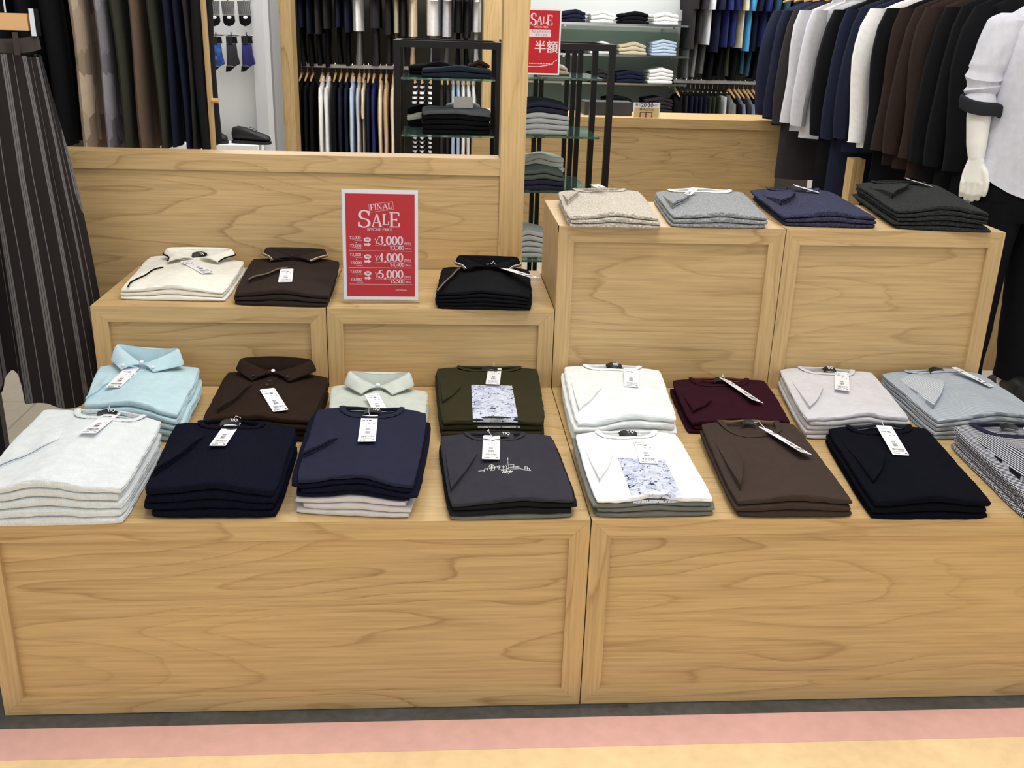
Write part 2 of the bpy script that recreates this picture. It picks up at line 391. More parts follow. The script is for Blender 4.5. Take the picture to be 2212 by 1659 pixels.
# ================================================================ FOLDED SHIRTS
def sstep(a, b, x):
    t = min(1, max(0, (x-a)/(b-a))); return t*t*(3-2*t)
class Stack:
    """a pile of folded garments standing on height zt; quad = plan corners FL, FR, BR, BL of the top garment; returns builders per layer"""
    def __init__(s, quad, zt, n, H, hump=.010, seed=1, slope=0.0, spread=.006, narrow=0.0, droop=.004):
        s.q = [Vector((p[0], p[1], 0)) for p in quad]; s.zt = zt; s.n = n; s.H = H; s.hump = hump*1.45; s.seed = seed
        s.rnd = random.Random(seed); s.slope = slope; s.droop = droop; s.narrow = narrow
        s.T = H/n
        s.W = ((s.q[1]-s.q[0]).length+(s.q[2]-s.q[3]).length)/2; s.D = ((s.q[3]-s.q[0]).length+(s.q[2]-s.q[1]).length)/2
        s.off = [(s.rnd.uniform(-spread, spread), s.rnd.uniform(-spread*.5, spread*.5), s.rnd.uniform(-spread, spread)) for _ in range(n)]
        s.off[-1] = (0, 0, 0); s.off[0] = (s.off[0][0], abs(s.off[0][1])*-.2, s.off[0][2])
    def plan(s, u, v, k):
        q = s.q; a = q[0].lerp(q[1], u); b = q[3].lerp(q[2], u); p = a.lerp(b, v)
        ex = (q[1]-q[0]).normalized(); ey = Vector((-ex.y, ex.x, 0)); o = s.off[k]
        return p+ex*(o[0]+o[2]*(u-.5)*1.2)+ey*o[1]
    def surf(s, u, v, j, k=None):
        k = s.n-1 if k is None else k
        """height of the surface after j garments (j = 0 is the table)"""
        if j == 0: return s.zt+.0004
        p = s.plan(u, v, k); q = s.q; d = p-q[0]; a = q[1]-q[0]; b = q[3]-q[0]; c = (q[2]-q[3])-(q[1]-q[0])
        u, v = .5, .5
        for _ in range(4):   # where this point lies in the pile's own frame
            r = d-a*u-b*v-c*(u*v); ju = a+c*v; jv = b+c*u; dt = ju.x*jv.y-ju.y*jv.x
            u += (r.x*jv.y-r.y*jv.x)/dt; v += (ju.x*r.y-ju.y*r.x)/dt
        u = min(1.02, max(-.02, u)); v = min(1.02, max(-.02, v))
        fr = (j/s.n)
        h = s.zt+s.H*fr
        h += s.hump*(fr**.8)*(exp(-((u-.52)/.26)**2)*(.55+.45*(1-v))-.3)
        h -= s.droop*fr*(sstep(.86, 1.0, u)+sstep(.14, 0, u))*(.5+.5*(1-v))
        h += s.slope*fr*(v-.5)
        n = noise.noise(Vector((u*3.1+s.seed*7.3, v*2.7, j*.13+s.seed)))
        h += .0042*n*min(1, fr*1.4)*s.H/.05
        h += .0016*noise.noise(Vector((u*8.3+s.seed*3.3, v*6.7, j*.9+s.seed)))*min(1, s.T/.014)
        return h
def garment(st, k, name, m, loc, N=34, M=38, neck=None, sides='double', dz=0.0, thin=.0009):
    """closed soft slab between surfaces k and k+1; neck = (centre u, half width u, depth v) scoop cut into the back edge"""
    mb = MB(); T = st.T
    r = T*.5
    fine = N > 20
    def outline(a, b):   # a,b in -1..1 -> u,v with soft corners
        c = .035
        return .5+.5*a*(1-c*b**6), .5+.5*b*(1-c*a**6)
    def top(u, v):
        z = st.surf(u, v, k+1, k)-thin
        if neck:
            cu, hw, dp = neck; dp = dp*1.7; x = (u-cu)/hw
            if abs(x) < 1.3:
                vs = 1-dp*sqrt(max(0, 1-min(1, abs(x))**2.4))
                if abs(x) < 1: z -= (T*.66+.0006)*sstep(vs-.012, vs+.03, v)*(1-abs(x)**10)
        return z
    ins = r*.75
    def shrink(u, v, d):
        """plan point moved inwards by d metres from the outline, per side"""
        uu = .5+(u-.5)*(1-2*d/st.W); vv = .5+(v-.5)*(1-2*d/st.D)
        return uu, vv
    P = []
    for j in range(M):
        row = []
        for i in range(N):
            a = -1+2*i/(N-1); b = -1+2*j/(M-1)
            u, v = outline(a, b); uu, vv = shrink(u, v, ins)
            p = st.plan(uu, vv, k); row.append(Vector((p.x, p.y, top(uu, vv))))
        P.append(row)
    # the boundary loop, counter-clockwise
    idx = [(0, i) for i in range(N)]+[(j, N-1) for j in range(1, M)]+[(M-1, i) for i in range(N-2, -1, -1)]+[(j, 0) for j in range(M-2, 0, -1)]
    loops = []
    prof_s = [(.25, .10), (.0, .27), (.42, .47), (.02, .68), (.3, .88), (1.0, 1.0)] if sides == 'double' else [(.25, .12), (0, .3), (0, .55), (.06, .75), (.35, .9), (1.0, 1.0)]
    prof_f = [(.30, .08), (.05, .26), (0, .5), (.05, .74), (.32, .92), (1.0, 1.0)]
    for li in range(6):
        L = []
        for (j, i) in idx:
            a = -1+2*i/(N-1); b = -1+2*j/(M-1); u, v = outline(a, b)
            side = (i in (0, N-1)) and 0 < j < M-1
            wf = 1 if not side else 0
            if side: wf = max(0, 1-min(j, M-1-j)/2.)
            ps, pf = prof_s[li], prof_f[li]
            d = ps[0]*(1-wf)+pf[0]*wf; f = ps[1]*(1-wf)+pf[1]*wf
            uu, vv = shrink(u, v, ins*d); p = st.plan(uu, vv, k)
            zt_ = top(uu, vv); zb_ = st.surf(uu, vv, k, k)+thin
            zt2 = 0
            jag = .0016*noise.noise(Vector((p.x*60, p.y*60, k*3.3+li*.4)))
            nrm = Vector((u-.5, v-.5, 0))
            L.append(Vector((p.x, p.y, zt_+(zb_-zt_)*f))+nrm*jag*2)
        loops.append(L)
    mb.grid(P)
    o = 0
    n = len(idx); base = len(mb.v)
    top_ids = [j*N+i for (j, i) in idx]
    for L in loops: mb.v += [tuple(p) for p in L]
    for i in range(n):
        i2 = (i+1) % n
        mb.f.append((top_ids[i], base+i, base+i2, top_ids[i2])); mb.m.append(0)
        for l in range(5):
            mb.f.append((base+l*n+i, base+(l+1)*n+i, base+(l+1)*n+i2, base+l*n+i2)); mb.m.append(0)
    # bottom: same grid, lying on the surface below
    bb = len(mb.v)
    for j in range(M):
        for i in range(N):
            a = -1+2*i/(N-1); b = -1+2*j/(M-1); u, v = outline(a, b); uu, vv = shrink(u, v, ins)
            mb.v.append((P[j][i].x, P[j][i].y, st.surf(uu, vv, k, k)+thin))
    for j in range(M-1):
        for i in range(N-1): a = bb+j*N+i; mb.f.append((a, a+N, a+N+1, a+1)); mb.m.append(0)
    remap = {base+5*n+q: bb+idx[q][0]*N+idx[q][1] for q in range(n)}
    mb.f = [tuple(remap.get(x, x) for x in f) for f in mb.f]
    # drop the unused loop vertices
    keep = [x for x in range(len(mb.v)) if x not in remap]; new = {x: y for y, x in enumerate(keep)}
    mb.v = [mb.v[x] for x in keep]; mb.f = [tuple(new[x] for x in f) for f in mb.f]
    mb.v = [(p[0]-loc[0], p[1]-loc[1], p[2]-loc[2]) for p in mb.v]
    return mb
def bvh_of(objs):
    vs, fs = [], []
    for o in objs:
        w = Matrix.Translation(parent_world(o)); b = len(vs)
        vs += [w @ v.co for v in o.data.vertices]; fs += [tuple(i+b for i in p.vertices) for p in o.data.polygons]
    return BVHTree.FromPolygons(vs, fs)
def hit(bv, px, py, fallback=None):
    d = ray(px, py).normalized(); r = bv.ray_cast(CAMP, d)
    if r[0] is None: return atz(px, py, fallback) if fallback is not None else None
    return r[0]
def drop(bv, x, y, default):
    r = bv.ray_cast(Vector((x, y, 3)), Vector((0, 0, -1)))
    return r[0].z if r[0] is not None else default
def sub(mb, name, mats, parent, **kw):
    """link mesh given in world coordinates as child of parent"""
    return mb.build(name, mats, parent, origin=tuple(parent_world(parent)), **kw) if False else _sub(mb, name, mats, parent, **kw)
def _sub(mb, name, mats, parent, **kw):
    w = parent_world(parent); mb.v = [(p[0]-w.x, p[1]-w.y, p[2]-w.z) for p in mb.v]
    par = mb.build(name, mats, None, **kw); par.parent = parent; return par
def price_tag(parent, bv, p0, p1, width=.034, roll=0.0, string_from=None, lift=.004, ink=True, stiff=False):
    """card from pixel p0 (hole end, middle) to pixel p1 (far end, middle) lying on the cloth"""
    zf = parent_world(parent).z
    A = hit(bv, *p0, zf+.03); B = hit(bv, *p1, zf+.03)
    A = A+Vector((0, 0, lift)); B = B+Vector((0, 0, lift*.8))
    L = (B-A); n = Vector((0, 0, 1)); side = L.cross(n).normalized()
    side = (side*cos(roll)+side.cross(L.normalized())*sin(roll)).normalized()
    up = side.cross(L.normalized()); up = up if up.z > 0 else -up
    # lift so that no corner dives below the cloth
    need = 0
    for s_ in (0, .25, .5, .75, 1):
        for w in (-.5, 0, .5):
            p = A+L*s_+side*w*width; need = max(need, drop(bv, p.x, p.y, p.z)-p.z+.0015)
    A = A+Vector((0, 0, need)); B = A+L
    e = L.normalized(); ll = L.length; c = .003
    mb = MB(); ol = [(c, -.5*width), (ll-c*.5, -.5*width), (ll, -.5*width+c*.5), (ll, .5*width-c*.5), (ll-c*.5, .5*width), (c, .5*width), (0, .5*width-c), (0, -.5*width+c)]
    th = .0005
    nn = len(ol)
    mb.add([A+e*a+side*b+up*z for z in (0, th) for a, b in ol], [tuple(range(nn)), tuple(range(2*nn-1, nn-1, -1))]+[(i, (i+1) % nn, (i+1) % nn+nn, i+nn) for i in range(nn)])
    tg = _sub(mb, 'price_tag', TAGW, parent, smooth=False)
    if ink:
        ib = MB(); sc = ll/.085; R = random.Random(int(p0[0]*7+p0[1]))
        def bar(a0, a1, b0, b1, mi=0): ib.obox(A+e*((a0+a1)/2*ll)+side*((b0+b1)/2*width)+up*(th+.0002), e*((a1-a0)/2*ll), side*((b1-b0)/2*width), up*.00012, mi)
        for i in range(7): bar(.10, .115, -.12+i*.06, -.085+i*.06)
        bar(.10, .12, -.42, -.36); bar(.10, .12, .36, .43)
        for i in range(3): bar(.20, .255, -.18+i*.07, -.13+i*.07, 1)
        for i in range(4): bar(.20, .235, .08+i*.08, .13+i*.08)
        bar(.33, .35, -.36, -.26); bar(.33, .35, -.05, .03); bar(.42, .43, .1, .14); bar(.54, .56, -.1, .14); bar(.575, .59, -.1, .14)
        for i in range(9): bar(.63, .72, -.14+i*.034, -.14+i*.034+R.choice((.012, .02)), 1)
        for i in range(16): bar(.79, .85, -.36+i*.044, -.36+i*.044+R.choice((.014, .026)), R.choice((0, 1)))
        for i in range(7): bar(.88, .90, -.3+i*.09, -.25+i*.09)
        bar(.93, .96, -.42, -.3, 1)
        for i in range(5): bar(.93, .965, .02+i*.075, .07+i*.075)
        _sub(ib, 'tag_printing', [TAGI, TAGD], tg, smooth=False)
    # hole and string
    if string_from is not None:
        S = hit(bv, *string_from, zf+.03)+Vector((0, 0, .003))
        h = A+e*.004+up*.0012
        mid = (S+h)/2+Vector((0, 0, .010))
        pts = [h, h.lerp(mid, .5)+side*.003, mid+side*.002, mid.lerp(S, .6)-side*.002, S]
        _sub(MB().tube(pts, .0007, 5), 'tag_string', STRING, tg)
    return tg
def patch(name, mats, parent, bv, quad, nu=12, nv=12, lift=.0012, rel=None):
    """cloth print that follows the surface: quad of pixels TL TR BR BL"""
    G = []
    for j in range(nv+1):
        row = []
        for i in range(nu+1):
            u, v = i/nu, j/nv
            a = (quad[0][0]*(1-u)+quad[1][0]*u, quad[0][1]*(1-u)+quad[1][1]*u); b = (quad[3][0]*(1-u)+quad[2][0]*u, quad[3][1]*(1-u)+quad[2][1]*u)
            p = hit(bv, a[0]*(1-v)+b[0]*v, a[1]*(1-v)+b[1]*v)
            row.append(p)
        G.append(row)
    last = None
    for row in G:
        for i, p in enumerate(row):
            if p is None: row[i] = last if last is not None else Vector((0, 0, 0))
            last = row[i]
    def off(p, e):
        loc = bv.find_nearest(p); n = loc[1]; n = n if n.dot(CAMP-p) > 0 else -n
        return p+n*e
    A = [[off(p, lift) for p in r] for r in G]; B = [[off(p, .0002) for p in r] for r in G]
    mb = MB(); mb.grid(A); b = len(mb.v); mb.grid(B)
    m = nu+1; ed = [i for i in range(m)]+[j*m+nu for j in range(1, nv+1)]+[nv*m+i for i in range(nu-1, -1, -1)]+[j*m for j in range(nv-1, 0, -1)]
    for i in range(len(ed)): a, c = ed[i], ed[(i+1) % len(ed)]; mb.f.append((a, c, c+b, a+b)); mb.m.append(0)
    return _sub(mb, name, mats, parent)
def cuff_fold(parent, bv, m, hem_out, hem_in, sh_out, sh_in, h=.007, trim=None, bow=.012, slack=0.):
    """short sleeve folded over the chest: hem from outer pixel to inner pixel, shoulder line from outer to inner"""
    zf = parent_world(parent).z
    O, I, A, B = [hit(bv, *p, zf+.03) for p in (hem_out, hem_in, sh_out, sh_in)]
    S, Tn = 14, 12; top, bot = [], []
    body = Vector(((O+I+A+B)/4))
    for t in range(Tn+1):
        rt, rb = [], []
        for s_ in range(S+1):
            a = s_/S; b = t/Tn
            p = O.lerp(I, a); q = A.lerp(B, a)
            dirn = (q-p); c = p+dirn*b
            if b < .5: c -= dirn.normalized()*bow*sin(pi*a)*(1-2*b)
            z = max(drop(bv, c.x, c.y, zf), zf+.002)
            edge = min(1, (1-a)*3.2+.06)
            k = h*((1-b)**1.2)*edge+.0014*(1-b)*min(1, (1-a)*6+.1)
            w = .0014*sin(a*9+b*4)*(1-b)
            rt.append(Vector((c.x, c.y, z+k+w*min(1, (1-a)*4)+.0004))); rb.append(Vector((c.x, c.y, z-.0012)))
        top.append(rt); bot.append(rb)
    mb = MB(); mb.grid(top); b0 = len(mb.v); mb.grid(bot); m_ = S+1
    for t in range(Tn):
        for s_ in (0, S): a, c = t*m_+s_, (t+1)*m_+s_; mb.f.append((a, c, c+b0, a+b0)); mb.m.append(0)
    for s_ in range(S): a, c = Tn*m_+s_, Tn*m_+s_+1; mb.f.append((a, c, c+b0, a+b0)); mb.m.append(0)
    # hem face with a slit between its two lips
    d = (O.lerp(I, .5)-A.lerp(B, .5)).normalized(); d.z = 0
    lines = []
    for f, o in ((0, 0), (.0, .0022), (.32, .0026), (.45, -.006), (.58, .0024), (1, .0014)):
        lines.append([top[0][s_].lerp(bot[0][s_], f)+d*o for s_ in range(m_)])
    L = [top[0]]+lines[1:]+[bot[0]]
    mb.grid(L)
    sl = _sub(mb, 'sleeve', m, parent)
    if trim:
        tb = MB(); P = [top[0][s_]+d*.0022+Vector((0, 0, -.0004)) for s_ in range(m_)]
        P2 = [p-d*.0045+Vector((0, 0, .0012)) for p in P]
        _sub(MB().tube(P, .0022, 6), 'hem_trim', trim[0], sl)
        if len(trim) > 1: _sub(MB().tube(P2, .0010, 5), 'hem_stripe', trim[1], sl)
    return sl
def neckband(parent, st, m, neck, r=.0055, lift=.0, inner=None, vdeep=None, back=True):
    cu, hw, dp = neck; dp *= 1.7; k = st.n-1; pts = []
    zf = parent_world(parent)
    N = 26
    for i in range(N+1):
        x = -1+2*i/N
        v = 1-dp*sqrt(max(0, 1-abs(x)**2.4)); u = cu+x*hw
        vv = min(v, .985); p = st.plan(u, vv, k); z = st.surf(u, vv, st.n)
        endl = abs(x)**6*.0025
        pts.append(Vector((p.x, p.y, z+r*.12+endl+lift)))
    ob = _sub(MB().tube(pts, r*1.25, 8, flat=.26), 'neckband', m, parent)
    # back of the neck: raised band seen behind the scoop
    if back:
        G = []
        for i in range(N+1):
            x = -1+2*i/N; u = cu+x*hw*.98; p = st.plan(u, .985, k)
            z = st.surf(u, .985, st.n); bow = (1-x*x)
            G.append((p+(st.q[3]-st.q[0]).normalized()*(-.003-.001*bow), z))
        mb = MB(); rows = []
        for (dy, dzv) in ((0, -.35), (.0, .0), (.001, .55), (.004, .62), (.0055, .1), (.004, -.35)):
            row = []
            for i, (p, z) in enumerate(G):
                x = -1+2*i/N; h = .0075*(1-.5*(1-x*x))
                q = p+(st.q[3]-st.q[0]).normalized()*(-dy+.002)
                row.append(Vector((q.x, q.y, z+dzv*h-(st.T*.3)*(1 if dzv < 0 else 0))))
            rows.append(row)
        mb.grid(rows); mb.f.append(tuple(i*(N+1) for i in range(6))); mb.m.append(0); mb.f.append(tuple(i*(N+1)+N for i in range(6))); mb.m.append(0)
        for i in range(N): mb.f.append((i, i+1, 5*(N+1)+i+1, 5*(N+1)+i)); mb.m.append(0)
        _sub(mb, 'back_neck', inner or m, parent)
    return ob
def neck_label(parent, st, neck, du=0., w=.042, rise=.004, txt=True, flatz=0.):
    cu, hw, dp = neck; k = st.n-1; u0 = cu+du
    c = st.plan(u0, .955, k); ex = (st.q[1]-st.q[0]).normalized(); ey = Vector((-ex.y, ex.x, 0))
    z = st.surf(u0, .955, st.n)
    mb = MB(); rows = []; n = 8
    for j, (b, zz) in enumerate(((-.011, -.002), (-.004, rise*.6), (.003, rise), (.006, rise*.4))):
        rows.append([c+ex*(w*(i/n-.5))+ey*(b-.012*(2*i/n-1)**2)+Vector((0, 0, z+zz+.0016*(1-(2*i/n-1)**2)+flatz)) for i in range(n+1)])
    mb.grid(rows); b0 = len(mb.v); mb.grid([[p-Vector((0, 0, .0012)) for p in r] for r in rows])
    ed = [i for i in range(n+1)]+[(n+1)*j+n for j in (1, 2, 3)]+[(n+1)*3+i for i in range(n-1, -1, -1)]+[(n+1)*j for j in (2, 1)]
    for i in range(len(ed)): a, c2 = ed[i], ed[(i+1) % len(ed)]; mb.f.append((a, c2, c2+b0, a+b0)); mb.m.append(0)
    lb = _sub(mb, 'neck_label', LBL, parent)
    if txt:
        tb = MB(); en = Vector((0, 0, 1)); up = (ey*.8+en*.6).normalized()
        o = c+ex*w*.16+ey*(-.006)+Vector((0, 0, z+rise*.55+.0028+flatz))
        put_text(tb, 'T/Q', .010, o, ex, up, bold=.0002)
        _sub(tb, 'label_lettering', LBLT, lb, smooth=False)
    return lb
def polo_collar(parent, st, m, cx=.5, pw=.075, ph=.045, fy=-.032, ptx=.042, pty=-.075, trim=None, button=None, placket=.07, open_=0.0, inner=None, tips_buttons=False, dip=.012, cbv=None, fwd=0.):
    k = st.n-1; c0 = st.plan(cx, 1, k)-(st.q[3]-st.q[0]).normalized()*fwd; ex = (st.q[1]-st.q[0]).normalized(); ey = Vector((-ex.y, ex.x, 0))
    zs = st.surf(cx, .9, st.n)
    def W3(x, y, z): return c0+ex*x+ey*y+Vector((0, 0, zs+z))
    def cr(P, s):
        n = len(P)-1; f = s*n; i = min(int(f), n-1); f -= i
        a, b, c, d = P[max(i-1, 0)], P[i], P[i+1], P[min(i+2, n)]
        return tuple(.5*((2*b[q])+(-a[q]+c[q])*f+(2*a[q]-5*b[q]+4*c[q]-d[q])*f*f+(-a[q]+3*b[q]-3*c[q]+d[q])*f**3) for q in range(3))
    R = [(-open_, fy, .010), (-.6*pw-open_*.3, fy*.35, ph*.62), (-pw, .004, ph), (-pw*.45, .016, ph-dip*.7), (0, .02, ph-dip)]
    R = R+[(-p[0], p[1], p[2]) for p in R[-2::-1]]
    O = [(-ptx, pty, .0045), (-pw*.95, pty*.48, .007), (-pw*1.22, -.004, .010), (-pw*.75, .030, .012), (0, .040, .012)]
    O = O+[(-p[0], p[1], p[2]) for p in O[-2::-1]]
    NS, NT_ = 48, 7; rows = []
    for t in range(NT_+1):
        b = t/NT_; row = []
        for i in range(NS+1):
            s = i/NS; r = cr(R, s); o = cr(O, s)
            x, y, z = [r[q]*(1-b)+o[q]*b for q in range(3)]
            z += .010*sin(pi*b)*(1-.3*b)*(1 if .06 < s < .94 else .6)
            row.append(W3(x, y, z))
        rows.append(row)
    # shell: outer flap plus thickness
    low = [[p-Vector((0, 0, .0026)) for p in r] for r in rows]
    mb = MB(); mb.grid(rows); b0 = len(mb.v); mb.grid(low); w = NS+1
    ed = [i for i in range(w)]+[j*w+NS for j in range(1, NT_+1)]+[NT_*w+i for i in range(NS-1, -1, -1)]+[j*w for j in range(NT_-1, 0, -1)]
    for i in range(len(ed)): a, c = ed[i], ed[(i+1) % len(ed)]; mb.f.append((a, c, c+b0, a+b0)); mb.m.append(0)
    col = _sub(mb, 'collar', m, parent)
    # stand: from the ridge down inside to the neckline
    ins = []
    for (sc, dz) in ((1.0, -.001), (.93, -.45), (.84, -.95)):
        row = []
        for i in range(NS+1):
            s = i/NS; r = cr(R, s)
            row.append(W3(r[0]*sc, fy+(r[1]-fy)*(sc-.02*(1-sc)), max(.0, r[2]*(1+dz) if dz < -.01 else r[2]-.001)-.001))
        ins.append(row)
    mb = MB(); mb.grid(ins); b0 = len(mb.v); mb.grid([[p+Vector((0, 0, -.0015)) for p in r] for r in ins])
    ed = [i for i in range(w)]+[w+NS]+[2*w+i for i in range(NS, -1, -1)]+[w]
    for i in range(len(ed)): a, c = ed[i], ed[(i+1) % len(ed)]; mb.f.append((a, c, c+b0, a+b0)); mb.m.append(0)
    _sub(mb, 'collar_stand', inner or m, parent)
    if trim:
        for si, (tm, ins_, rr) in enumerate(trim):
            for a0, a1 in ((0, 18), (NS-18, NS)):
                P = [rows[NT_][i].lerp(rows[NT_-1][i], ins_)+Vector((0, 0, .0008)) for i in range(a0, a1+1)]
                _sub(MB().tube(P, rr, 6), 'collar_stripe', tm, col)
    # placket
    pl = MB(); n = 8
    for (x0, x1) in ((-.013, .013),):
        T0, T1 = [], []
        for j in range(n+1):
            y = fy-.002-placket*j/n
            a = W3(x0, y, 0); b = W3(x1, y, 0)
            za = (drop(cbv, a.x, a.y, a.z) if cbv else a.z)+.0014; zb = (drop(cbv, b.x, b.y, b.z) if cbv else b.z)+.0014
            T0.append([Vector((a.x, a.y, za)), Vector((b.x, b.y, zb))]); T1.append([Vector((a.x, a.y, za-.003)), Vector((b.x, b.y, zb-.003))])
        pl.grid(T0); b0 = len(pl.v); pl.grid(T1)
        m2 = n+1
        for j in range(n):
            for e in (0, 1): a, c = j*2+e, (j+1)*2+e; pl.f.append((a, c, c+b0, a+b0)); pl.m.append(0)
        for j in (0, n): a, c = j*2, j*2+1; pl.f.append((a, c, c+b0, a+b0)); pl.m.append(0)
    pk = _sub(pl, 'placket', m, parent)
    if button:
        pts = [(0, fy-.003, .0165)]+[(0, fy-.003-placket*f, None) for f in ((.55, .98) if placket > .05 else ())]
        if tips_buttons: pts += [(ptx*.93, pty+.008, .0125), (-ptx*.93, pty+.008, .0125)]
        for (x, y, z) in pts:
            p = W3(x, y, z or 0)
            if z is None: p.z = (drop(cbv, p.x, p.y, p.z) if cbv else p.z)+.0016
            b = MB(); sg = 16
            rad = .0052 if abs(x) < .01 else .0042
            nrm = Vector((0, -.35, 1)).normalized(); e1 = Vector((1, 0, 0)); e2 = nrm.cross(e1)
            prof = [(.0, .0012), (.55, .0012), (.62, .0019), (.9, .0021), (1.0, .0014), (1.0, 0)]
            b.loft([[p+e1*(rad*max(f, .01)*cos(2*pi*q/sg))+e2*(rad*max(f, .01)*sin(2*pi*q/sg))+nrm*h for q in range(sg)] for f, h in prof])
            _sub(b, 'button', button, parent)
    return col

def stack(quadpx, zt, H, layers, hump=.010, seed=1, neck=None, nb_mat=None, lowneck=None, group=None, **kw):
    """layers: list bottom to top of (material, label, category); quadpx = FL FR BR BL of the top garment at its top height. Returns list of garment objects and the Stack"""
    q = [atz(px, py, zt+H) for px, py in quadpx]
    st = Stack(q, zt, len(layers), H, hump=hump, seed=seed, **kw)
    out = []
    for k, (m, lab, cat) in enumerate(layers):
        topmost = k == len(layers)-1
        c = st.plan(.5, .5, k); loc = (c.x, c.y, zt+H*k/len(layers))
        nm = {'shirt': 'folded_shirt', 't-shirt': 'folded_tshirt', 'polo shirt': 'folded_polo_shirt', 'sweater': 'folded_sweater'}[cat]
        g = garment(st, k, nm, m, loc, N=44 if topmost else 22, M=44 if topmost else 16, neck=neck if topmost else None)
        o = g.build(nm, m, None); o.location = loc
        tag(o, lab, cat, group)
        out.append(o)
    return out, st

# ---------------------------------------------------------------- the piles
F = fabric
def lay(m, words, where, n, cat, extra=None):
    """labels for a pile of n like garments, topmost named by its tag"""
    names = {3: ['bottom', 'middle', 'top'], 4: ['bottom', 'second from bottom', 'second from top', 'top'],
             5: ['bottom', 'second from bottom', 'middle', 'second from top', 'top']}[n]
    return [(m, f'{words}, {nm} of pile {where}', cat) for nm in names]
TR = 2212
waffle = F('white_waffle', (240, 248, 252), 'waffle', k=.86); navyw = F('navy_waffle', (20, 22, 38), 'waffle', k=.8)
navyr = F('navy_knit', (38, 40, 58), 'plain'); navyr2 = F('navy_rib', (22, 24, 40), 'rib', k=.9); lgrey = F('light_grey_cotton', (206, 204, 206), 'plain')
char = F('charcoal_cotton', (56, 56, 64), 'plain', k=.9); chard = F('black_cotton', (30, 31, 32), 'plain'); gol = F('grey_olive_cotton', (112, 114, 108), 'plain')
white = F('white_cotton', (248, 252, 254), 'plain', k=.86); brown = F('dark_brown_knit', (64, 54, 49), 'plain'); black = F('blue_black_knit', (14, 16, 26), 'plain', k=.8)
strn = F('navy_white_stripes', (30, 32, 46), 'stripe', c2=(196, 198, 206)); strnv = F('navy_white_stripes_sleeve', (30, 32, 46), 'stripev', c2=(190, 192, 200))
lblue = F('pale_blue_pique', (184, 212, 222), 'plain'); dbrown = F('espresso_pique', (44, 34, 28), 'plain'); mint = F('pale_mint_pique', (208, 216, 208), 'plain', k=.86)
olive = F('dark_olive_cotton', (52, 50, 34), 'plain'); burg = F('burgundy_knit', (48, 20, 30), 'plain'); lgk = F('pale_grey_knit', (216, 216, 222), 'plain', k=.86)
bluegs = F('blue_grey_stripes', (176, 186, 196), 'stripe', c2=(140, 148, 158)); bgsv = F('blue_grey_stripes_sleeve', (196, 204, 212), 'stripev', c2=(150, 158, 168))
wknit = F('white_slub_knit', (246, 252, 252), 'slub', k=.86); ivory = F('ivory_knit', (250, 249, 240), 'plain', k=.86)
pbrown = F('dark_brown_polo', (50, 42, 38), 'plain'); pblack = F('black_polo', (20, 21, 24), 'plain')
oat = F('oatmeal_boucle', (190, 184, 172), 'bumpy', k=1.15); gmel = F('grey_boucle', (146, 150, 152), 'bumpy', k=1.15); nboucle = F('navy_boucle', (58, 60, 82), 'bumpy', k=1.1); cboucle = F('charcoal_boucle', (46, 48, 48), 'bumpy', k=1.1)
nbback = F('brown_neck_back', (120, 104, 76), 'plain'); nbburg = F('burgundy_neck_back', (92, 48, 48), 'plain'); nbchar = F('grey_neck_back', (60, 62, 70), 'plain')
# printed panel: pale clouds behind dark branches
PR = mat('branch_print', (1, 1, 1, 1), .8, spec=.2); t_ = NT(PR); tc = t_.node('ShaderNodeTexCoord')
n_ = t_.node('ShaderNodeTexNoise', i_Scale=38., i_Detail=4.); t_.link(tc.outputs['Object'], n_.inputs['Vector'])
cl = t_.ramp(n_.outputs[0], [(.35, rgb(170, 180, 204)), (.55, rgb(206, 212, 230)), (.7, rgb(182, 188, 204))])
def ridge(sc, w):
    n = t_.node('ShaderNodeTexNoise', i_Scale=sc, i_Detail=3., i_Roughness=.6, i_Distortion=.8); t_.link(tc.outputs['Object'], n.inputs['Vector'])
    g = t_.node('ShaderNodeTexNoise', i_Scale=sc*.9, i_Detail=2.); mp = t_.node('ShaderNodeMapping'); mp.inputs['Location'].default_value = (3, 7, sc); t_.link(tc.outputs['Object'], mp.inputs[0]); t_.link(mp.outputs[0], g.inputs['Vector'])
    return t_.math('LESS_THAN', t_.math('ABSOLUTE', t_.math('SUBTRACT', n.outputs[0], .5)), t_.math('MULTIPLY', t_.ramp(g.outputs[0], [(.46, (0, 0, 0, 1)), (.58, (1, 1, 1, 1))]), w))
br = t_.math('MAXIMUM', ridge(24., .017), ridge(60., .020))
t_.link(t_.mix(br, cl, rgb(44, 50, 74)), t_.p.inputs['Base Color'])
PLW = plain('button_white', (226, 230, 234), rough=.3); PLD = plain('button_dark', (36, 30, 28), rough=.3)
GFR = 'folded garments in the front row'; GBK = 'folded garments in the second row'; GUP = 'folded garments on the raised boxes'
zA = H1
# 1 white waffle
P, S = stack([(-75, 1052), (262, 1046), (352, 899), (90, 874)], zA, .088, lay(waffle, 'white waffle-knit tee', 'left end of front row', 5, 't-shirt'), seed=1, hump=.014, neck=(.58, .27, .10), group=GFR)
neckband(P[-1], S, waffle, (.58, .27, .10)); neck_label(P[-1], S, (.58, .27, .10), du=0); bv = bvh_of([P[-1]])
cuff_fold(P[-1], bv, waffle, (0, 1010), (127, 948), (80, 905), (160, 885))
price_tag(P[-1], bvh_of([P[-1]]), (248, 900), (190, 945), string_from=(232, 884))
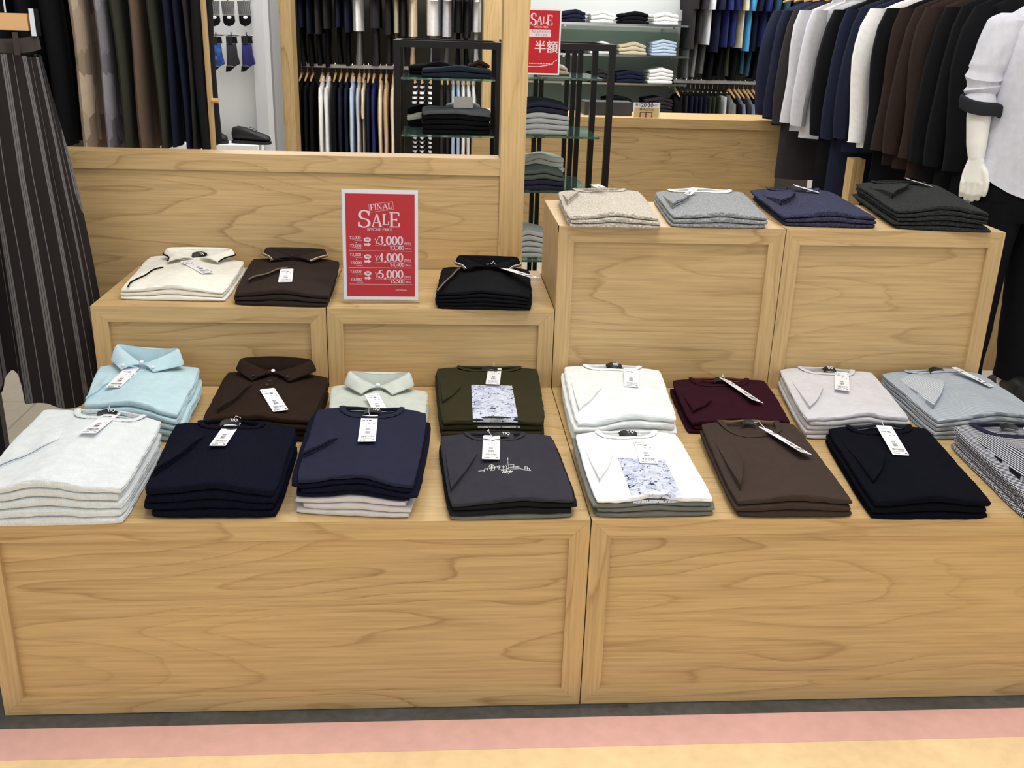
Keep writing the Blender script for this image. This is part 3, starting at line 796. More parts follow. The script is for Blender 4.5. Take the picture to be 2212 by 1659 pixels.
# 2 navy waffle
P, S = stack([(306, 1052), (594, 1052), (643, 912), (378, 906)], zA, .07, lay(navyw, 'very dark navy waffle tee', 'beside the white waffle tees', 4, 't-shirt'), seed=2, neck=(.47, .26, .09), group=GFR)
neckband(P[-1], S, navyw, (.47, .26, .09)); neck_label(P[-1], S, (.47, .26, .09)); bv = bvh_of([P[-1]])
cuff_fold(P[-1], bv, navyw, (331, 1012), (442, 943), (368, 935), (420, 922), h=.012)
price_tag(P[-1], bvh_of([P[-1]]), (506, 919), (470, 970), string_from=(520, 906))
# 3 navy over grey
nt = 'navy crew-neck tee'
P, S = stack([(637, 1028), (895, 1040), (925, 884), (684, 878)], zA, .085,
    lay(lgrey, 'light grey tee', 'under the navy crew-neck tees', 3, 't-shirt')+lay(navyr2, 'navy crew-neck tee', 'lying on grey tees', 4, 't-shirt'), seed=3, hump=.011, neck=(.50, .27, .10), spread=.012, group=GFR)
P[-1].data.materials[0] = navyr
neckband(P[-1], S, navyr, (.50, .27, .10)); neck_label(P[-1], S, (.50, .27, .10), du=.02, w=.038); bv = bvh_of([P[-1]])
cuff_fold(P[-1], bv, navyr, (655, 990), (731, 946), (676, 925), (720, 905), h=.012)
price_tag(P[-1], bvh_of([P[-1]]), (799, 904), (792, 961), string_from=(801, 884), width=.037)
# 4 charcoal with city line drawing
P, S = stack([(972, 1082), (1246, 1076), (1193, 934), (948, 934)], zA, .046,
    [(gol, 'grey-olive tee, bottom of the pile topped by the charcoal city-print tee', 't-shirt'), (chard, 'black tee, second from the bottom under the charcoal city-print tee', 't-shirt'), (chard, 'black tee directly under the charcoal city-print tee', 't-shirt'),
     (char, 'charcoal tee with a white skyline line drawing and price tag', 't-shirt')], seed=4, neck=(.49, .25, .09), group=GFR, hump=.008)
neckband(P[-1], S, char, (.49, .25, .09), r=.004); neck_label(P[-1], S, (.49, .25, .09), du=.06, w=.05, flatz=-.001); bv = bvh_of([P[-1]])
SKY = [[(1033, 1018), (1046, 1017), (1047, 1013), (1051, 1013), (1052, 1017), (1054, 1011), (1058, 1012), (1060, 1017), (1068, 1016), (1069, 1009), (1075, 1009), (1076, 1015), (1090, 1015)],
       [(1056, 1008), (1062, 1003), (1068, 1009), (1062, 1014), (1056, 1008)], [(1057, 1005), (1067, 1012)], [(1067, 1005), (1057, 1013)], [(1062, 1003), (1062, 1016)],
       [(1070, 1010), (1076, 1007), (1080, 1011), (1084, 1006), (1088, 1012), (1092, 1005), (1096, 1012)], [(1094, 1013), (1097, 994), (1099, 1013)], [(1095, 1003), (1099, 1003)], [(1097, 994), (1097, 989)], [(1094, 1013), (1100, 1012)],
       [(1101, 1004), (1110, 1004), (1110, 1010), (1101, 1010)], [(1102, 1007), (1119, 1008)], [(1112, 1010), (1122, 1009)], [(1122, 1012), (1134, 1016), (1147, 1017)], [(1134, 1015), (1134, 1008), (1139, 1009), (1139, 1015)], [(1136, 1011), (1143, 1012), (1144, 1016)],
       [(1080, 1015), (1122, 1013)], [(1046, 1017), (1046, 1020)], [(1078, 1006), (1078, 1013)], [(1087, 1006), (1087, 1013)]]
mb = MB()
for pl in SKY: mb.tube([hit(bv, *p)+Vector((0, 0, .0004)) for p in pl], .0006, 5)
for pl in [[(1082, 1017), (1094, 1015)], [(1089, 1016), (1085, 1022)], [(1090, 1019), (1087, 1021), (1089, 1022), (1092, 1019), (1090, 1019)], [(1095, 1015), (1092, 1022)], [(1097, 1018), (1093, 1020), (1097, 1022)],
           [(1098, 1018), (1099, 1020), (1103, 1017)], [(1103, 1017), (1098, 1024)], [(1104, 1019), (1102, 1021), (1104, 1021), (1107, 1018), (1104, 1019)]]:
    mb.tube([hit(bv, *p)+Vector((0, 0, .0004)) for p in pl], .0008, 5)
_sub(mb, 'line_drawing', plain('white_ink', (236, 236, 240)), P[-1])
cuff_fold(P[-1], bv, char, (974, 1062), (1031, 980), (960, 965), (1015, 950))
price_tag(P[-1], bvh_of([P[-1]]), (1062, 949), (1060, 1000), string_from=(1052, 934), width=.038)
# 5 white printed over grey
P, S = stack([(1287, 1076), (1546, 1073), (1462, 930), (1240, 930)], zA, .046,
    [(gol, 'grey tee, bottom of the pile under the white branch-print tee', 't-shirt'), (gol, 'grey tee, second from the bottom under the white branch-print tee', 't-shirt'), (gol, 'grey tee with a printed strip showing under the white branch-print tee', 't-shirt'),
     (white, 'white tee with a pale branch-print panel and price tag', 't-shirt')], seed=5, neck=(.50, .28, .08), group=GFR, hump=.008)
neckband(P[-1], S, white, (.50, .28, .08)); neck_label(P[-1], S, (.50, .28, .08), txt=True, rise=.007); bv = bvh_of([P[-1]])
patch('printed_panel', PR, P[-1], bv, [(1335, 990), (1436, 994), (1474, 1076), (1366, 1075)])
patch('printed_panel', PR, P[-2], bvh_of([P[-2]]), [(1367, 1081), (1474, 1079), (1475, 1085), (1368, 1087)], nv=3)
cuff_fold(P[-1], bv, white, (1294, 1042), (1325, 978), (1258, 958), (1300, 945), h=.008)
price_tag(P[-1], bvh_of([P[-1], P[-1].children[2]]) if False else bvh_of([P[-1]]), (1387, 955), (1402, 1004), string_from=(1378, 934), width=.04)
# 6 brown
P, S = stack([(1592, 1076), (1850, 1076), (1716, 908), (1512, 908)], zA, .046, lay(brown, 'dark brown knit tee', 'beside the white branch-print tee', 3, 't-shirt'), seed=6, neck=(.50, .30, .15), group=GFR, hump=.010)
neckband(P[-1], S, brown, (.50, .30, .15), inner=nbback); neck_label(P[-1], S, (.50, .30, .15), du=-.02, w=.034, txt=False); bv = bvh_of([P[-1]])
cuff_fold(P[-1], bv, brown, (1598, 1060), (1600, 985), (1541, 950), (1572, 938), h=.013)
price_tag(P[-1], bvh_of([P[-1]]), (1648, 939), (1740, 994), string_from=(1628, 915), width=.036, roll=.35)
# 7 black
P, S = stack([(1890, 1080), (2150, 1080), (2004, 918), (1786, 916)], zA, .048, lay(black, 'blue-black knit tee', 'beside the striped tees', 3, 't-shirt'), seed=7, neck=(.50, .30, .10), group=GFR, hump=.010)
neckband(P[-1], S, black, (.50, .30, .10), inner=nbchar); bv = bvh_of([P[-1]])
cuff_fold(P[-1], bv, black, (1885, 1045), (1912, 982), (1816, 950), (1870, 935), h=.006)
price_tag(P[-1], bvh_of([P[-1]]), (1908, 923), (1946, 986), string_from=(1903, 916), width=.036)
# 8 striped
P, S = stack([(2222, 1066), (2460, 1068), (2275, 915), (2056, 912)], zA, .062, lay(strn, 'navy and white striped tee', 'right end of front row', 4, 't-shirt'), seed=8, neck=(.50, .30, .14), group=GFR, hump=.010)
neckband(P[-1], S, navyr, (.50, .32, .14), r=.007); neck_label(P[-1], S, (.50, .3, .1), txt=False); bv = bvh_of([P[-1]])
cuff_fold(P[-1], bv, strnv, (2208, 1042), (2202, 965), (2108, 950), (2140, 936), h=.010)
price_tag(P[-1], bvh_of([P[-1]]), (2212, 925), (2290, 960), width=.036)
# 9 pale blue polo
P, S = stack([(176, 868), (384, 884), (434, 785), (212, 783)], zA, .085, lay(lblue, 'pale blue polo shirt', 'left end of second row', 5, 'polo shirt'), seed=9, hump=.012, group=GBK, spread=.009)
bv = bvh_of([P[-1]])
polo_collar(P[-1], S, lblue, cx=.50, pw=.079, button=PLW, tips_buttons=True, cbv=bv, fwd=.020, ph=.046, pty=-.062)
cuff_fold(P[-1], bv, lblue, (186, 866), (238, 826), (205, 812), (245, 800))
price_tag(P[-1], bvh_of([P[-1]]), (287, 800), (244, 842), width=.036)
# 10 espresso polo
P, S = stack([(432, 900), (672, 905), (712, 806), (490, 797)], zA, .06, lay(dbrown, 'espresso brown polo shirt', 'beside the pale blue polos', 4, 'polo shirt'), seed=10, hump=.010, group=GBK)
bv = bvh_of([P[-1]])
polo_collar(P[-1], S, dbrown, cx=.50, pw=.084, ph=.032, fy=-.038, ptx=.046, pty=-.078, button=PLD, cbv=bv, dip=.0, fwd=.022, tips_buttons=True)
_b = [c for c in P[-1].children if c.name.startswith('button')][0]; _b.data.materials[0] = PLW; _b['label'] = 'pearly white top button'
cuff_fold(P[-1], bv, dbrown, (470, 893), (545, 832), (490, 818), (530, 808), h=.010)
price_tag(P[-1], bvh_of([P[-1]]), (577, 846), (607, 893), width=.036)
# 11 mint polo
P, S = stack([(710, 898), (916, 902), (926, 838), (714, 826)], zA, .052, lay(mint, 'pale mint polo shirt', 'behind the navy tees', 3, 'polo shirt'), seed=11, hump=.010, group=GBK)
bv = bvh_of([P[-1]])
polo_collar(P[-1], S, mint, cx=.50, pw=.072, ph=.038, fy=-.030, ptx=.038, pty=-.066, button=PLW, cbv=bv, fwd=.018)
price_tag(P[-1], bvh_of([P[-1]]), (803, 865), (823, 905), width=.034)
# 12 olive printed
P, S = stack([(954, 908), (1180, 906), (1162, 792), (941, 790)], zA, .058, lay(olive, 'dark olive branch-print tee', 'behind the skyline tee', 4, 't-shirt'), seed=12, hump=.006, neck=(.52, .30, .06), group=GBK)
neckband(P[-1], S, olive, (.52, .30, .06)); neck_label(P[-1], S, (.52, .3, .06), txt=False); bv = bvh_of([P[-1]])
patch('printed_panel', PR, P[-1], bv, [(1018, 832), (1106, 834), (1120, 912), (1022, 911)])
patch('printed_panel', PR, P[-2], bvh_of([P[-2]]), [(1030, 920), (1122, 920), (1124, 924), (1032, 924)], nv=2)
patch('printed_panel', PR, P[-4], bvh_of([P[-4]]), [(1012, 936), (1106, 936), (1106, 940), (1012, 940)], nv=2)
cuff_fold(P[-1], bv, olive, (956, 872), (998, 834), (950, 820), (990, 808), h=.005)
price_tag(P[-1], bvh_of([P[-1]]), (1069, 802), (1064, 837), string_from=(1066, 791), width=.036)
# 13 white slub
P, S = stack([(1245, 905), (1466, 900), (1428, 793), (1216, 786)], zA, .070, lay(wknit, 'white slub-knit tee', 'behind the white printed tee', 4, 't-shirt'), seed=13, hump=.010, neck=(.50, .28, .07), group=GBK, spread=.009)
neckband(P[-1], S, wknit, (.50, .28, .07)); neck_label(P[-1], S, (.5, .28, .07), rise=.009); bv = bvh_of([P[-1]])
cuff_fold(P[-1], bv, wknit, (1250, 890), (1300, 838), (1231, 812), (1275, 800), h=.008)
price_tag(P[-1], bvh_of([P[-1]]), (1362, 798), (1364, 838), width=.036)
# 14 burgundy
P, S = stack([(1492, 908), (1712, 906), (1653, 816), (1450, 817)], zA, .038, lay(burg, 'deep burgundy knit tee', 'behind the brown tees', 3, 't-shirt'), seed=14, hump=.006, neck=(.50, .30, .12), group=GBK)
neckband(P[-1], S, burg, (.50, .30, .12), inner=nbburg); neck_label(P[-1], S, (.50, .3, .1), txt=False); bv = bvh_of([P[-1]])
cuff_fold(P[-1], bv, burg, (1496, 894), (1538, 865), (1473, 848), (1505, 836), h=.008)
price_tag(P[-1], bvh_of([P[-1]]), (1563, 829), (1636, 878), string_from=(1558, 818), width=.036, roll=.35)
# 15 pale grey
P, S = stack([(1742, 900), (1970, 897), (1885, 800), (1682, 792)], zA, .062, lay(lgk, 'pale grey knit tee', 'behind the blue-black tees', 5, 't-shirt'), seed=15, hump=.010, neck=(.50, .28, .10), group=GBK, spread=.007)
neckband(P[-1], S, lgk, (.50, .28, .10)); neck_label(P[-1], S, (.5, .28, .1), w=.036); bv = bvh_of([P[-1]])
cuff_fold(P[-1], bv, lgk, (1748, 885), (1778, 838), (1707, 818), (1740, 808), h=.008)
price_tag(P[-1], bvh_of([P[-1]]), (1817, 812), (1818, 851), width=.036)
# 16 blue-grey stripes
P, S = stack([(2025, 902), (2262, 893), (2118, 800), (1902, 798)], zA, .062, lay(bluegs, 'blue-grey striped knit tee', 'right end of second row', 5, 't-shirt'), seed=16, hump=.010, neck=(.52, .28, .05), group=GBK)
neckband(P[-1], S, bluegs, (.52, .28, .05)); neck_label(P[-1], S, (.5, .28, .05), rise=.008, txt=False); bv = bvh_of([P[-1]])
cuff_fold(P[-1], bv, bgsv, (2014, 884), (2036, 822), (1941, 820), (1970, 808), h=.010)
price_tag(P[-1], bvh_of([P[-1]]), (2060, 797), (2142, 838), width=.036, roll=.2)
# 17-19 polos on the left raised boxes
P, S = stack([(256, 620), (484, 624), (530, 558), (322, 548)], H2, .036, lay(ivory, 'ivory polo shirt with black trim', 'on raised box', 3, 'polo shirt'), seed=17, hump=.010, group=GUP)
bv = bvh_of([P[-1]])
polo_collar(P[-1], S, ivory, cx=.55, pw=.085, ph=.022, fy=-.045, ptx=.072, pty=-.075, open_=.010, trim=[(pblack, .0, .0022)], cbv=bv, dip=.004, fwd=.030)
neck_label(P[-1], S, (.55, .28, .1), rise=.012)
cuff_fold(P[-1], bv, ivory, (275, 606), (352, 578), (330, 560), (378, 556), h=.010, trim=(pblack,))
price_tag(P[-1], bvh_of([P[-1]]), (402, 568), (450, 594), width=.036)
P, S = stack([(503, 628), (712, 634), (736, 558), (545, 552)], H2, .040, lay(pbrown, 'dark brown trimmed polo shirt', 'left of the red sign', 3, 'polo shirt'), seed=18, hump=.008, group=GUP)
bv = bvh_of([P[-1]])
cream = plain('cream_stripe', (226, 214, 186), rough=.8); tan_ = plain('taupe_trim', (104, 92, 78), rough=.8)
polo_collar(P[-1], S, pbrown, cx=.50, pw=.078, ph=.024, fy=-.040, ptx=.058, pty=-.062, trim=[(tan_, .0, .0022), (cream, .5, .0011)], button=PLD, cbv=bv, dip=.006, placket=.05, fwd=.026)
cuff_fold(P[-1], bv, pbrown, (538, 612), (620, 578), (560, 572), (600, 562), h=.010, trim=(tan_,))
price_tag(P[-1], bvh_of([P[-1]]), (620, 584), (616, 612), width=.036)
P, S = stack([(940, 628), (1148, 634), (1145, 576), (955, 572)], H2, .050, lay(pblack, 'black trimmed polo shirt', 'right of the red sign', 5, 'polo shirt'), seed=19, hump=.008, group=GUP)
bv = bvh_of([P[-1]])
polo_collar(P[-1], S, pblack, cx=.52, pw=.078, ph=.028, fy=-.040, ptx=.064, pty=-.058, trim=[(tan_, .0, .0020), (PLW, .5, .0012)], button=PLD, cbv=bv, dip=.006, placket=.05, fwd=.026)
cuff_fold(P[-1], bv, pblack, (945, 615), (997, 578), (956, 590), (985, 580), h=.012, trim=(tan_,))
price_tag(P[-1], bvh_of([P[-1]]), (1072, 578), (1157, 604), width=.032, roll=.12, string_from=(1060, 572))
# 20-23 knits on the tallest boxes
P, S = stack([(1228, 462), (1428, 466), (1382, 408), (1204, 408)], H3, .036, lay(oat, 'oatmeal short-sleeve sweater', 'left on tallest boxes', 3, 'sweater'), seed=20, hump=.008, neck=(.50, .30, .10), group=GUP)
neckband(P[-1], S, oat, (.50, .30, .10)); bv = bvh_of([P[-1]])
cuff_fold(P[-1], bv, oat, (1225, 444), (1250, 416), (1214, 418), (1235, 410), h=.014)
price_tag(P[-1], bvh_of([P[-1]]), (1285, 402), (1300, 408), width=.03)
P, S = stack([(1454, 462), (1663, 466), (1606, 410), (1414, 408)], H3, .036, lay(gmel, 'mid grey short-sleeve sweater', 'beside the oatmeal sweaters', 3, 'sweater'), seed=21, hump=.008, neck=(.50, .34, .10), group=GUP)
neckband(P[-1], S, white, (.50, .34, .10), inner=white, r=.006); bv = bvh_of([P[-1]])
cuff_fold(P[-1], bv, gmel, (1452, 452), (1490, 424), (1431, 420), (1456, 413), h=.014)
price_tag(P[-1], bvh_of([P[-1]]), (1502, 409), (1484, 423), width=.04)
P, S = stack([(1690, 460), (1898, 466), (1800, 410), (1618, 406)], H3, .036, lay(nboucle, 'navy textured short-sleeve sweater', 'between grey and charcoal sweaters', 3, 'sweater'), seed=22, hump=.008, neck=(.50, .30, .08), group=GUP)
neckband(P[-1], S, nboucle, (.50, .30, .08)); neck_label(P[-1], S, (.5, .3, .08), rise=.007, txt=False); bv = bvh_of([P[-1]])
cuff_fold(P[-1], bv, nboucle, (1686, 444), (1718, 420), (1645, 420), (1668, 412), h=.014)
price_tag(P[-1], bvh_of([P[-1]]), (1715, 403), (1768, 418), width=.030, roll=.0)
P, S = stack([(1938, 448), (2145, 458), (2030, 396), (1846, 390)], H3, .058, lay(cboucle, 'charcoal short-sleeve sweater', 'right on tallest boxes', 5, 'sweater'), seed=23, hump=.010, neck=(.50, .30, .08), group=GUP, spread=.009)
neckband(P[-1], S, cboucle, (.50, .30, .08)); bv = bvh_of([P[-1]])
cuff_fold(P[-1], bv, cboucle, (1926, 430), (1962, 400), (1875, 404), (1905, 395), h=.014)
price_tag(P[-1], bvh_of([P[-1]]), (1955, 388), (2010, 404), width=.030, roll=.0)

# ================================================================ SIGNS
RED = mat('sign_red', rgb(200, 28, 38), .3, spec=.3); SWH = plain('sign_white', (246, 246, 250), rough=.35); SPK = plain('sign_pink_ink', (250, 226, 230), rough=.4)
def poster(parent, ox, oz, y, w, h, border, final=True):
    """returns a function placing things in poster coordinates"""
    MB().box(ox, y, oz, ox+w, y+.0012, oz+h).build('poster_paper', SWH, parent, smooth=False)
    MB().box(ox+border, y-.0004, oz+border, ox+w-border, y+.0002, oz+h-border).build('red_field', RED, parent, smooth=False)
A0 = atz(741, 655, H2); B0 = atz(905, 659, H2)
sy = (A0.y+B0.y)/2+.004; sx0 = A0.x+.001; sw = .2; sh = .2925
tiltm = Matrix.Rotation(radians(-4), 4, 'X')
sg = thing('sign_stand', (sx0+sw/2, sy, H2), 'clear acrylic stand with red FINAL SALE price poster on raised oak box', 'sign')
def rel(mb, name, m, parent, par2=None):
    """mesh in sign coordinates (x right, z up from the stand base), leaned back"""
    mb.v = [tuple(tiltm @ Vector(p)) for p in mb.v]; o = mb.build(name, m, None, smooth=False); o.parent = par2 or parent; return o
rel(MB().box(-.102, -.0035, .004, .102, -.0020, .302).box(-.102, .0018, .004, .102, .0034, .302).box(-.102, -.002, .004, .102, .0018, .0056), 'acrylic_sleeve', ACRYL, sg)
MB().box(-.102, -.012, .0005, .102, .05, .0028).build('acrylic_foot', ACRYL, sg, smooth=False)
pw, ph = .196, .288; x0, z0 = -pw/2, .0115
pp = rel(MB().box(x0, -.0008, z0, -x0, .0008, z0+ph), 'poster', SWH, sg)
fx, fz = .0085, .0085
rel(MB().box(x0+fx, -.0010, z0+fz, -x0-fx, -.0007, z0+ph-fz-.002), 'red_field', RED, sg, pp)
mb = MB(); Y = -.0012
def PX(px): return x0+pw*(px-737)/(902-737)     # layout measured over the poster face
def PZ(py): return z0+ph*(1-(py-408)/(651-408))
hh = lambda p: ph*p/243
letters(mb, 'S', PX(772), PZ(489)-.0005, hh(36), Y, width=PX(800)-PX(772)); letters(mb, 'A', PX(801), PZ(488), hh(27), Y, width=PX(823)-PX(800))
letters(mb, 'L', PX(824), PZ(483), hh(22), Y, width=PX(840)-PX(824)); letters(mb, 'E', PX(839), PZ(488), hh(31), Y, width=PX(863)-PX(838))
letters(mb, 'FINAL', PX(798.5), PZ(452.5), hh(12), Y, thick=.2, thin=.06, width=PX(846)-PX(798), rot=radians(5))
cs = [(795, 440), (847, 433), (849, 450), (797, 457)]
for i in range(4):
    a, b = cs[i], cs[(i+1) % 4]; a = (PX(a[0]), PZ(a[1])); b = (PX(b[0]), PZ(b[1])); d = Vector((b[0]-a[0], b[1]-a[1])).normalized()*.0003; n = Vector((-d.y, d.x))
    mb.prism([(a[0]+n.x, a[1]+n.y), (b[0]+n.x, b[1]+n.y), (b[0]-n.x, b[1]-n.y), (a[0]-n.x, a[1]-n.y)], Y-.0004, Y)
letters(mb, 'SPECIAL PRICE', PX(791), PZ(497), hh(5.5), Y, thick=.2, thin=.07, width=PX(846)-PX(791))
def rule(xa, xb, y, t=.00035): mb.box(PX(xa), Y-.0004, PZ(y)-t, PX(xb), Y, PZ(y)+t)
for i, (big, sm, a, b, y) in enumerate((('3,000', '3,300', '2,000', '2,000', 527), ('4,000', '4,400', '2,000', '3,000', 564.5), ('5,000', '5,500', '3,000', '3,000', 602))):
    letters(mb, '\u00a5', PX(807), PZ(y-1), hh(11), Y, width=PX(815)-PX(806), thin=.08); letters(mb, big, PX(815), PZ(y), hh(17.5), Y, width=PX(870)-PX(815), thick=.22)
    put_text(mb, '[税抜]', hh(5.6), (PX(878.5), Y-.0002, PZ(y-2.5)), (1, 0, 0), (0, 0, 1), sx=1.0)
    put_text(mb, '[税込]', hh(4.4), (PX(879.5), Y-.0002, PZ(y+9)), (1, 0, 0), (0, 0, 1), sx=1.0)
    letters(mb, '\u00a5'+sm, PX(840), PZ(y+11.5), hh(8.5), Y, width=PX(871)-PX(839), thick=.2, thin=.07)
    rule(807, 886, y+2.2, .0002); rule(750, 889, y+14.5 if i < 2 else y+14.5)
    letters(mb, '\u00a5'+a, PX(752), PZ(y-11), hh(6.5), Y, width=PX(777)-PX(752), thick=.17, thin=.06); letters(mb, '\u00a5'+b, PX(753), PZ(y+7), hh(6.5), Y, width=PX(778)-PX(753), thick=.17, thin=.06)
    letters(mb, '+', PX(765), PZ(y-2), hh(4), Y, thick=.25, thin=.2, width=PX(769)-PX(765))
    for q in range(5): mb.box(PX(765+q*3), Y-.0004, PZ(y-7.5), PX(767+q*3), Y, PZ(y-8.4)); mb.box(PX(766+q*3), Y-.0004, PZ(y+10.5), PX(768+q*3), Y, PZ(y+9.6))
    cx_, cz_ = PX(791), PZ(y-10); mb.prism([(cx_+hh(8)*cos(t*.3927), cz_+hh(5.2)*sin(t*.3927)) for t in range(16)], Y-.0004, Y)
    ax, az = PX(784), PZ(y+.5)
    mb.prism([(ax, az-hh(2.2)), (ax+hh(8), az-hh(2.2)), (ax+hh(8), az-hh(4.6)), (ax+hh(15), az), (ax+hh(8), az+hh(4.6)), (ax+hh(8), az+hh(2.2)), (ax, az+hh(2.2))], Y-.0004, Y)
for q in range(9): mb.box(PX(852+q*2.8), Y-.0004, PZ(629.5), PX(853.8+q*2.8), Y, PZ(628))
rel(mb, 'poster_lettering', SPK, sg, pp)
mb = MB()
for y in (527, 564.5, 602): put_text(mb, '税抜', hh(4.2), (PX(791), Y-.0007, PZ(y-10)), (1, 0, 0), (0, 0, 1))
rel(mb, 'badge_lettering', RED, sg, pp)

# ================================================================ BLACK RACKS WITH GLASS SHELVES
def bar(mb, a, b, t=.024): 
    a, b = Vector(a), Vector(b); d = (b-a); c = (a+b)/2; h = t/2
    ax = d.normalized(); up = Vector((0, 0, 1)) if abs(ax.z) < .9 else Vector((0, 1, 0)); s_ = ax.cross(up).normalized(); u2 = s_.cross(ax)
    return mb.obox(c, ax*(d.length/2+h), s_*h, u2*h)
def rack(name, x0, x1, y0, y1, top, shelves, label, mids=(), back=True, yl=0., over=0.):
    t = thing(name, ((x0+x1)/2, (y0+y1)/2, 0), label, 'shelf rack')
    for x, dy in ((x0, yl), (x1, 0)):
        for y in (y0+dy, y1+dy): _sub(bar(MB(), (x, y, .012), (x, y, top), .026), 'post', BLACKM, t, smooth=False)
        _sub(bar(MB(), (x, y0+dy, top), (x, y1+dy, top), .0262), 'end_bar', BLACKM, t, smooth=False)
    for y in (y0, y1): _sub(bar(MB(), (x0, y+yl, top), (x1, y, top), .0258), 'top_bar', BLACKM, t, smooth=False)
    for x, y, w in mids: _sub(bar(MB(), (x, y, .012), (x, y, top), w), 'upright', BLACKM, t, smooth=False)
    for z, xa, xb in shelves:
        _sub(MB().box(xa, y0+.015, z, xb, y1-.015, z+.008), 'glass_shelf', GLASS, t, smooth=False)
    return t
rack('shelf_rack', -.478, -.068, 2.42, 2.80, 1.287, [(1.150, -.463, -.083), (.925, -.463, -.083), (.66, -.463, -.083)], 'black steel shelf rack left of the tall oak post', mids=((-.325, 2.815, .034),))
rack('shelf_rack', -.03, .392, 2.45, 2.92, 1.292, [(1.163, -.015, .36), (.928, -.015, .36), (.70, -.015, .33), (.40, -.015, .33), (.16, -.015, .33)], 'black steel shelf rack right of the tall oak post',
     mids=((.128, 2.935, .02), (.154, 2.935, .02), (.300, 2.935, .022), (.328, 2.935, .022), (.270, 2.935, .02)))
GRK = 'folded garments on the black racks'
def pile(x0, x1, y0, y1, z, n, T, mats_, words, nm='folded_tshirt', cat='t-shirt', group=GRK, hump=.012, seed=None, N=14, slope=0., gap=.0008, jit=.006):
    """plain pile between given plan limits; mats_ cycles bottom to top; words = label function(k, n)"""
    q = [(x0, y0), (x1, y0), (x1, y1), (x0, y1)]
    st = Stack(q, z+gap, n, T*n, hump=hump, seed=seed or int(abs(x0*100)+z*77)+3, spread=jit, slope=slope); r = []
    for k in range(n):
        c = st.plan(.5, .5, k); loc = (c.x, c.y, z+T*k)
        g = garment(st, k, nm, None, loc, N=N, M=max(8, N-2), sides='double'); o = g.build(nm, mats_[k % len(mats_)], None); o.location = loc
        tag(o, words(k, n), cat, group); r.append(o)
    return r, st
POS = {1: ['only'], 2: ['lower', 'upper'], 3: ['bottom', 'middle', 'top'], 4: ['bottom', 'second from bottom', 'second from top', 'top'], 5: ['bottom', 'second from bottom', 'middle', 'second from top', 'top'],
       6: ['bottom', 'second from bottom', 'third from bottom', 'third from top', 'second from top', 'top']}
def lab(words, where): return lambda k, n: f'{words}, {POS[n][k]} of pile {where}' if n > 1 else f'{words} {where}'
denim = F('dark_denim', (40, 48, 60), 'plain'); greyd = F('grey_denim', (96, 100, 106), 'plain'); gsw = F('heather_grey', (176, 180, 182), 'plain'); navf = F('navy_folded', (44, 46, 62), 'plain'); fgr = F('forest_grey', (84, 94, 88), 'plain')
offw = F('off_white', (232, 230, 224), 'plain'); blk = F('plain_black', (22, 22, 25), 'plain'); dkb = F('dark_brown_stripe', (58, 48, 40), 'plain'); beige = F('beige_cotton', (206, 188, 162), 'plain')
pile(-.44, -.20, 2.62, 2.78, 1.158, 2, .022, [blk], lab('black folded jeans', 'at back of rack top shelf'), 'folded_jeans', 'jeans')
pile(-.38, -.095, 2.45, 2.60, 1.158, 2, .020, [denim], lab('dark blue folded jeans', 'at front of rack top shelf'), 'folded_jeans', 'jeans')
pile(-.185, -.095, 2.66, 2.78, 1.158, 3, .018, [dkb], lab('dark brown folded tee', 'on rack top shelf by oak post'))
pile(-.38, -.095, 2.45, 2.70, .933, 5, .020, [blk, blk, blk, blk, greyd], lab('folded jeans', 'on rack middle shelf, left of oak post'), 'folded_jeans', 'jeans', hump=.006)
o = _sub(MB().box(-.25, 2.49, 1.040, -.17, 2.495, 1.085), 'waist_label', plain('kraft_tag_grey', (176, 176, 174)), [q for q in COL.objects if q.name.startswith('folded_jeans')][-1], smooth=False)
pile(-.45, -.30, 2.72, 2.79, .933, 3, .030, [blk, offw, blk], lab('black and white folded tee', 'behind jeans on middle shelf'))
pile(-.28, -.13, 2.72, 2.79, .933, 3, .036, [gsw, blk], lab('black and grey folded tee', 'behind the grey jeans'))
pile(-.42, -.10, 2.50, 2.73, .668, 4, .020, [gsw], lab('heather grey folded sweatshirt', 'on left rack low shelf'), 'folded_sweatshirt', 'sweatshirt')
pile(-.16, -.09, 2.76, 2.79, .668, 4, .022, [blk], lab('black folded tee', 'on low shelf by oak post'))
pile(.005, .235, 2.50, 2.80, .936, 6, .021, [gsw, gsw, gsw, gsw, navf, navf], lab('folded sweatshirt', 'on right rack under red sign'), 'folded_sweatshirt', 'sweatshirt', hump=.016, slope=.01)
pile(.12, .24, 2.66, 2.84, 1.171, 2, .020, [beige], lab('beige folded tee', 'beside the hanging red poster'))
pile(.01, .22, 2.47, 2.66, .708, 4, .021, [navf, navf, fgr, fgr], lab('folded sweatshirt', 'on right rack second shelf, front'), 'folded_sweatshirt', 'sweatshirt', hump=.012)
pile(.02, .25, 2.72, 2.88, .708, 5, .022, [offw], lab('off-white folded tee', 'on right rack second shelf, back'))
pile(.01, .16, 2.5, 2.75, .408, 5, .022, [gsw], lab('pale grey folded tee', 'on right rack third shelf'))
pile(.01, .17, 2.5, 2.75, .168, 5, .024, [blk], lab('black folded sweatshirt', 'on right rack lowest shelf'), 'folded_sweatshirt', 'sweatshirt')
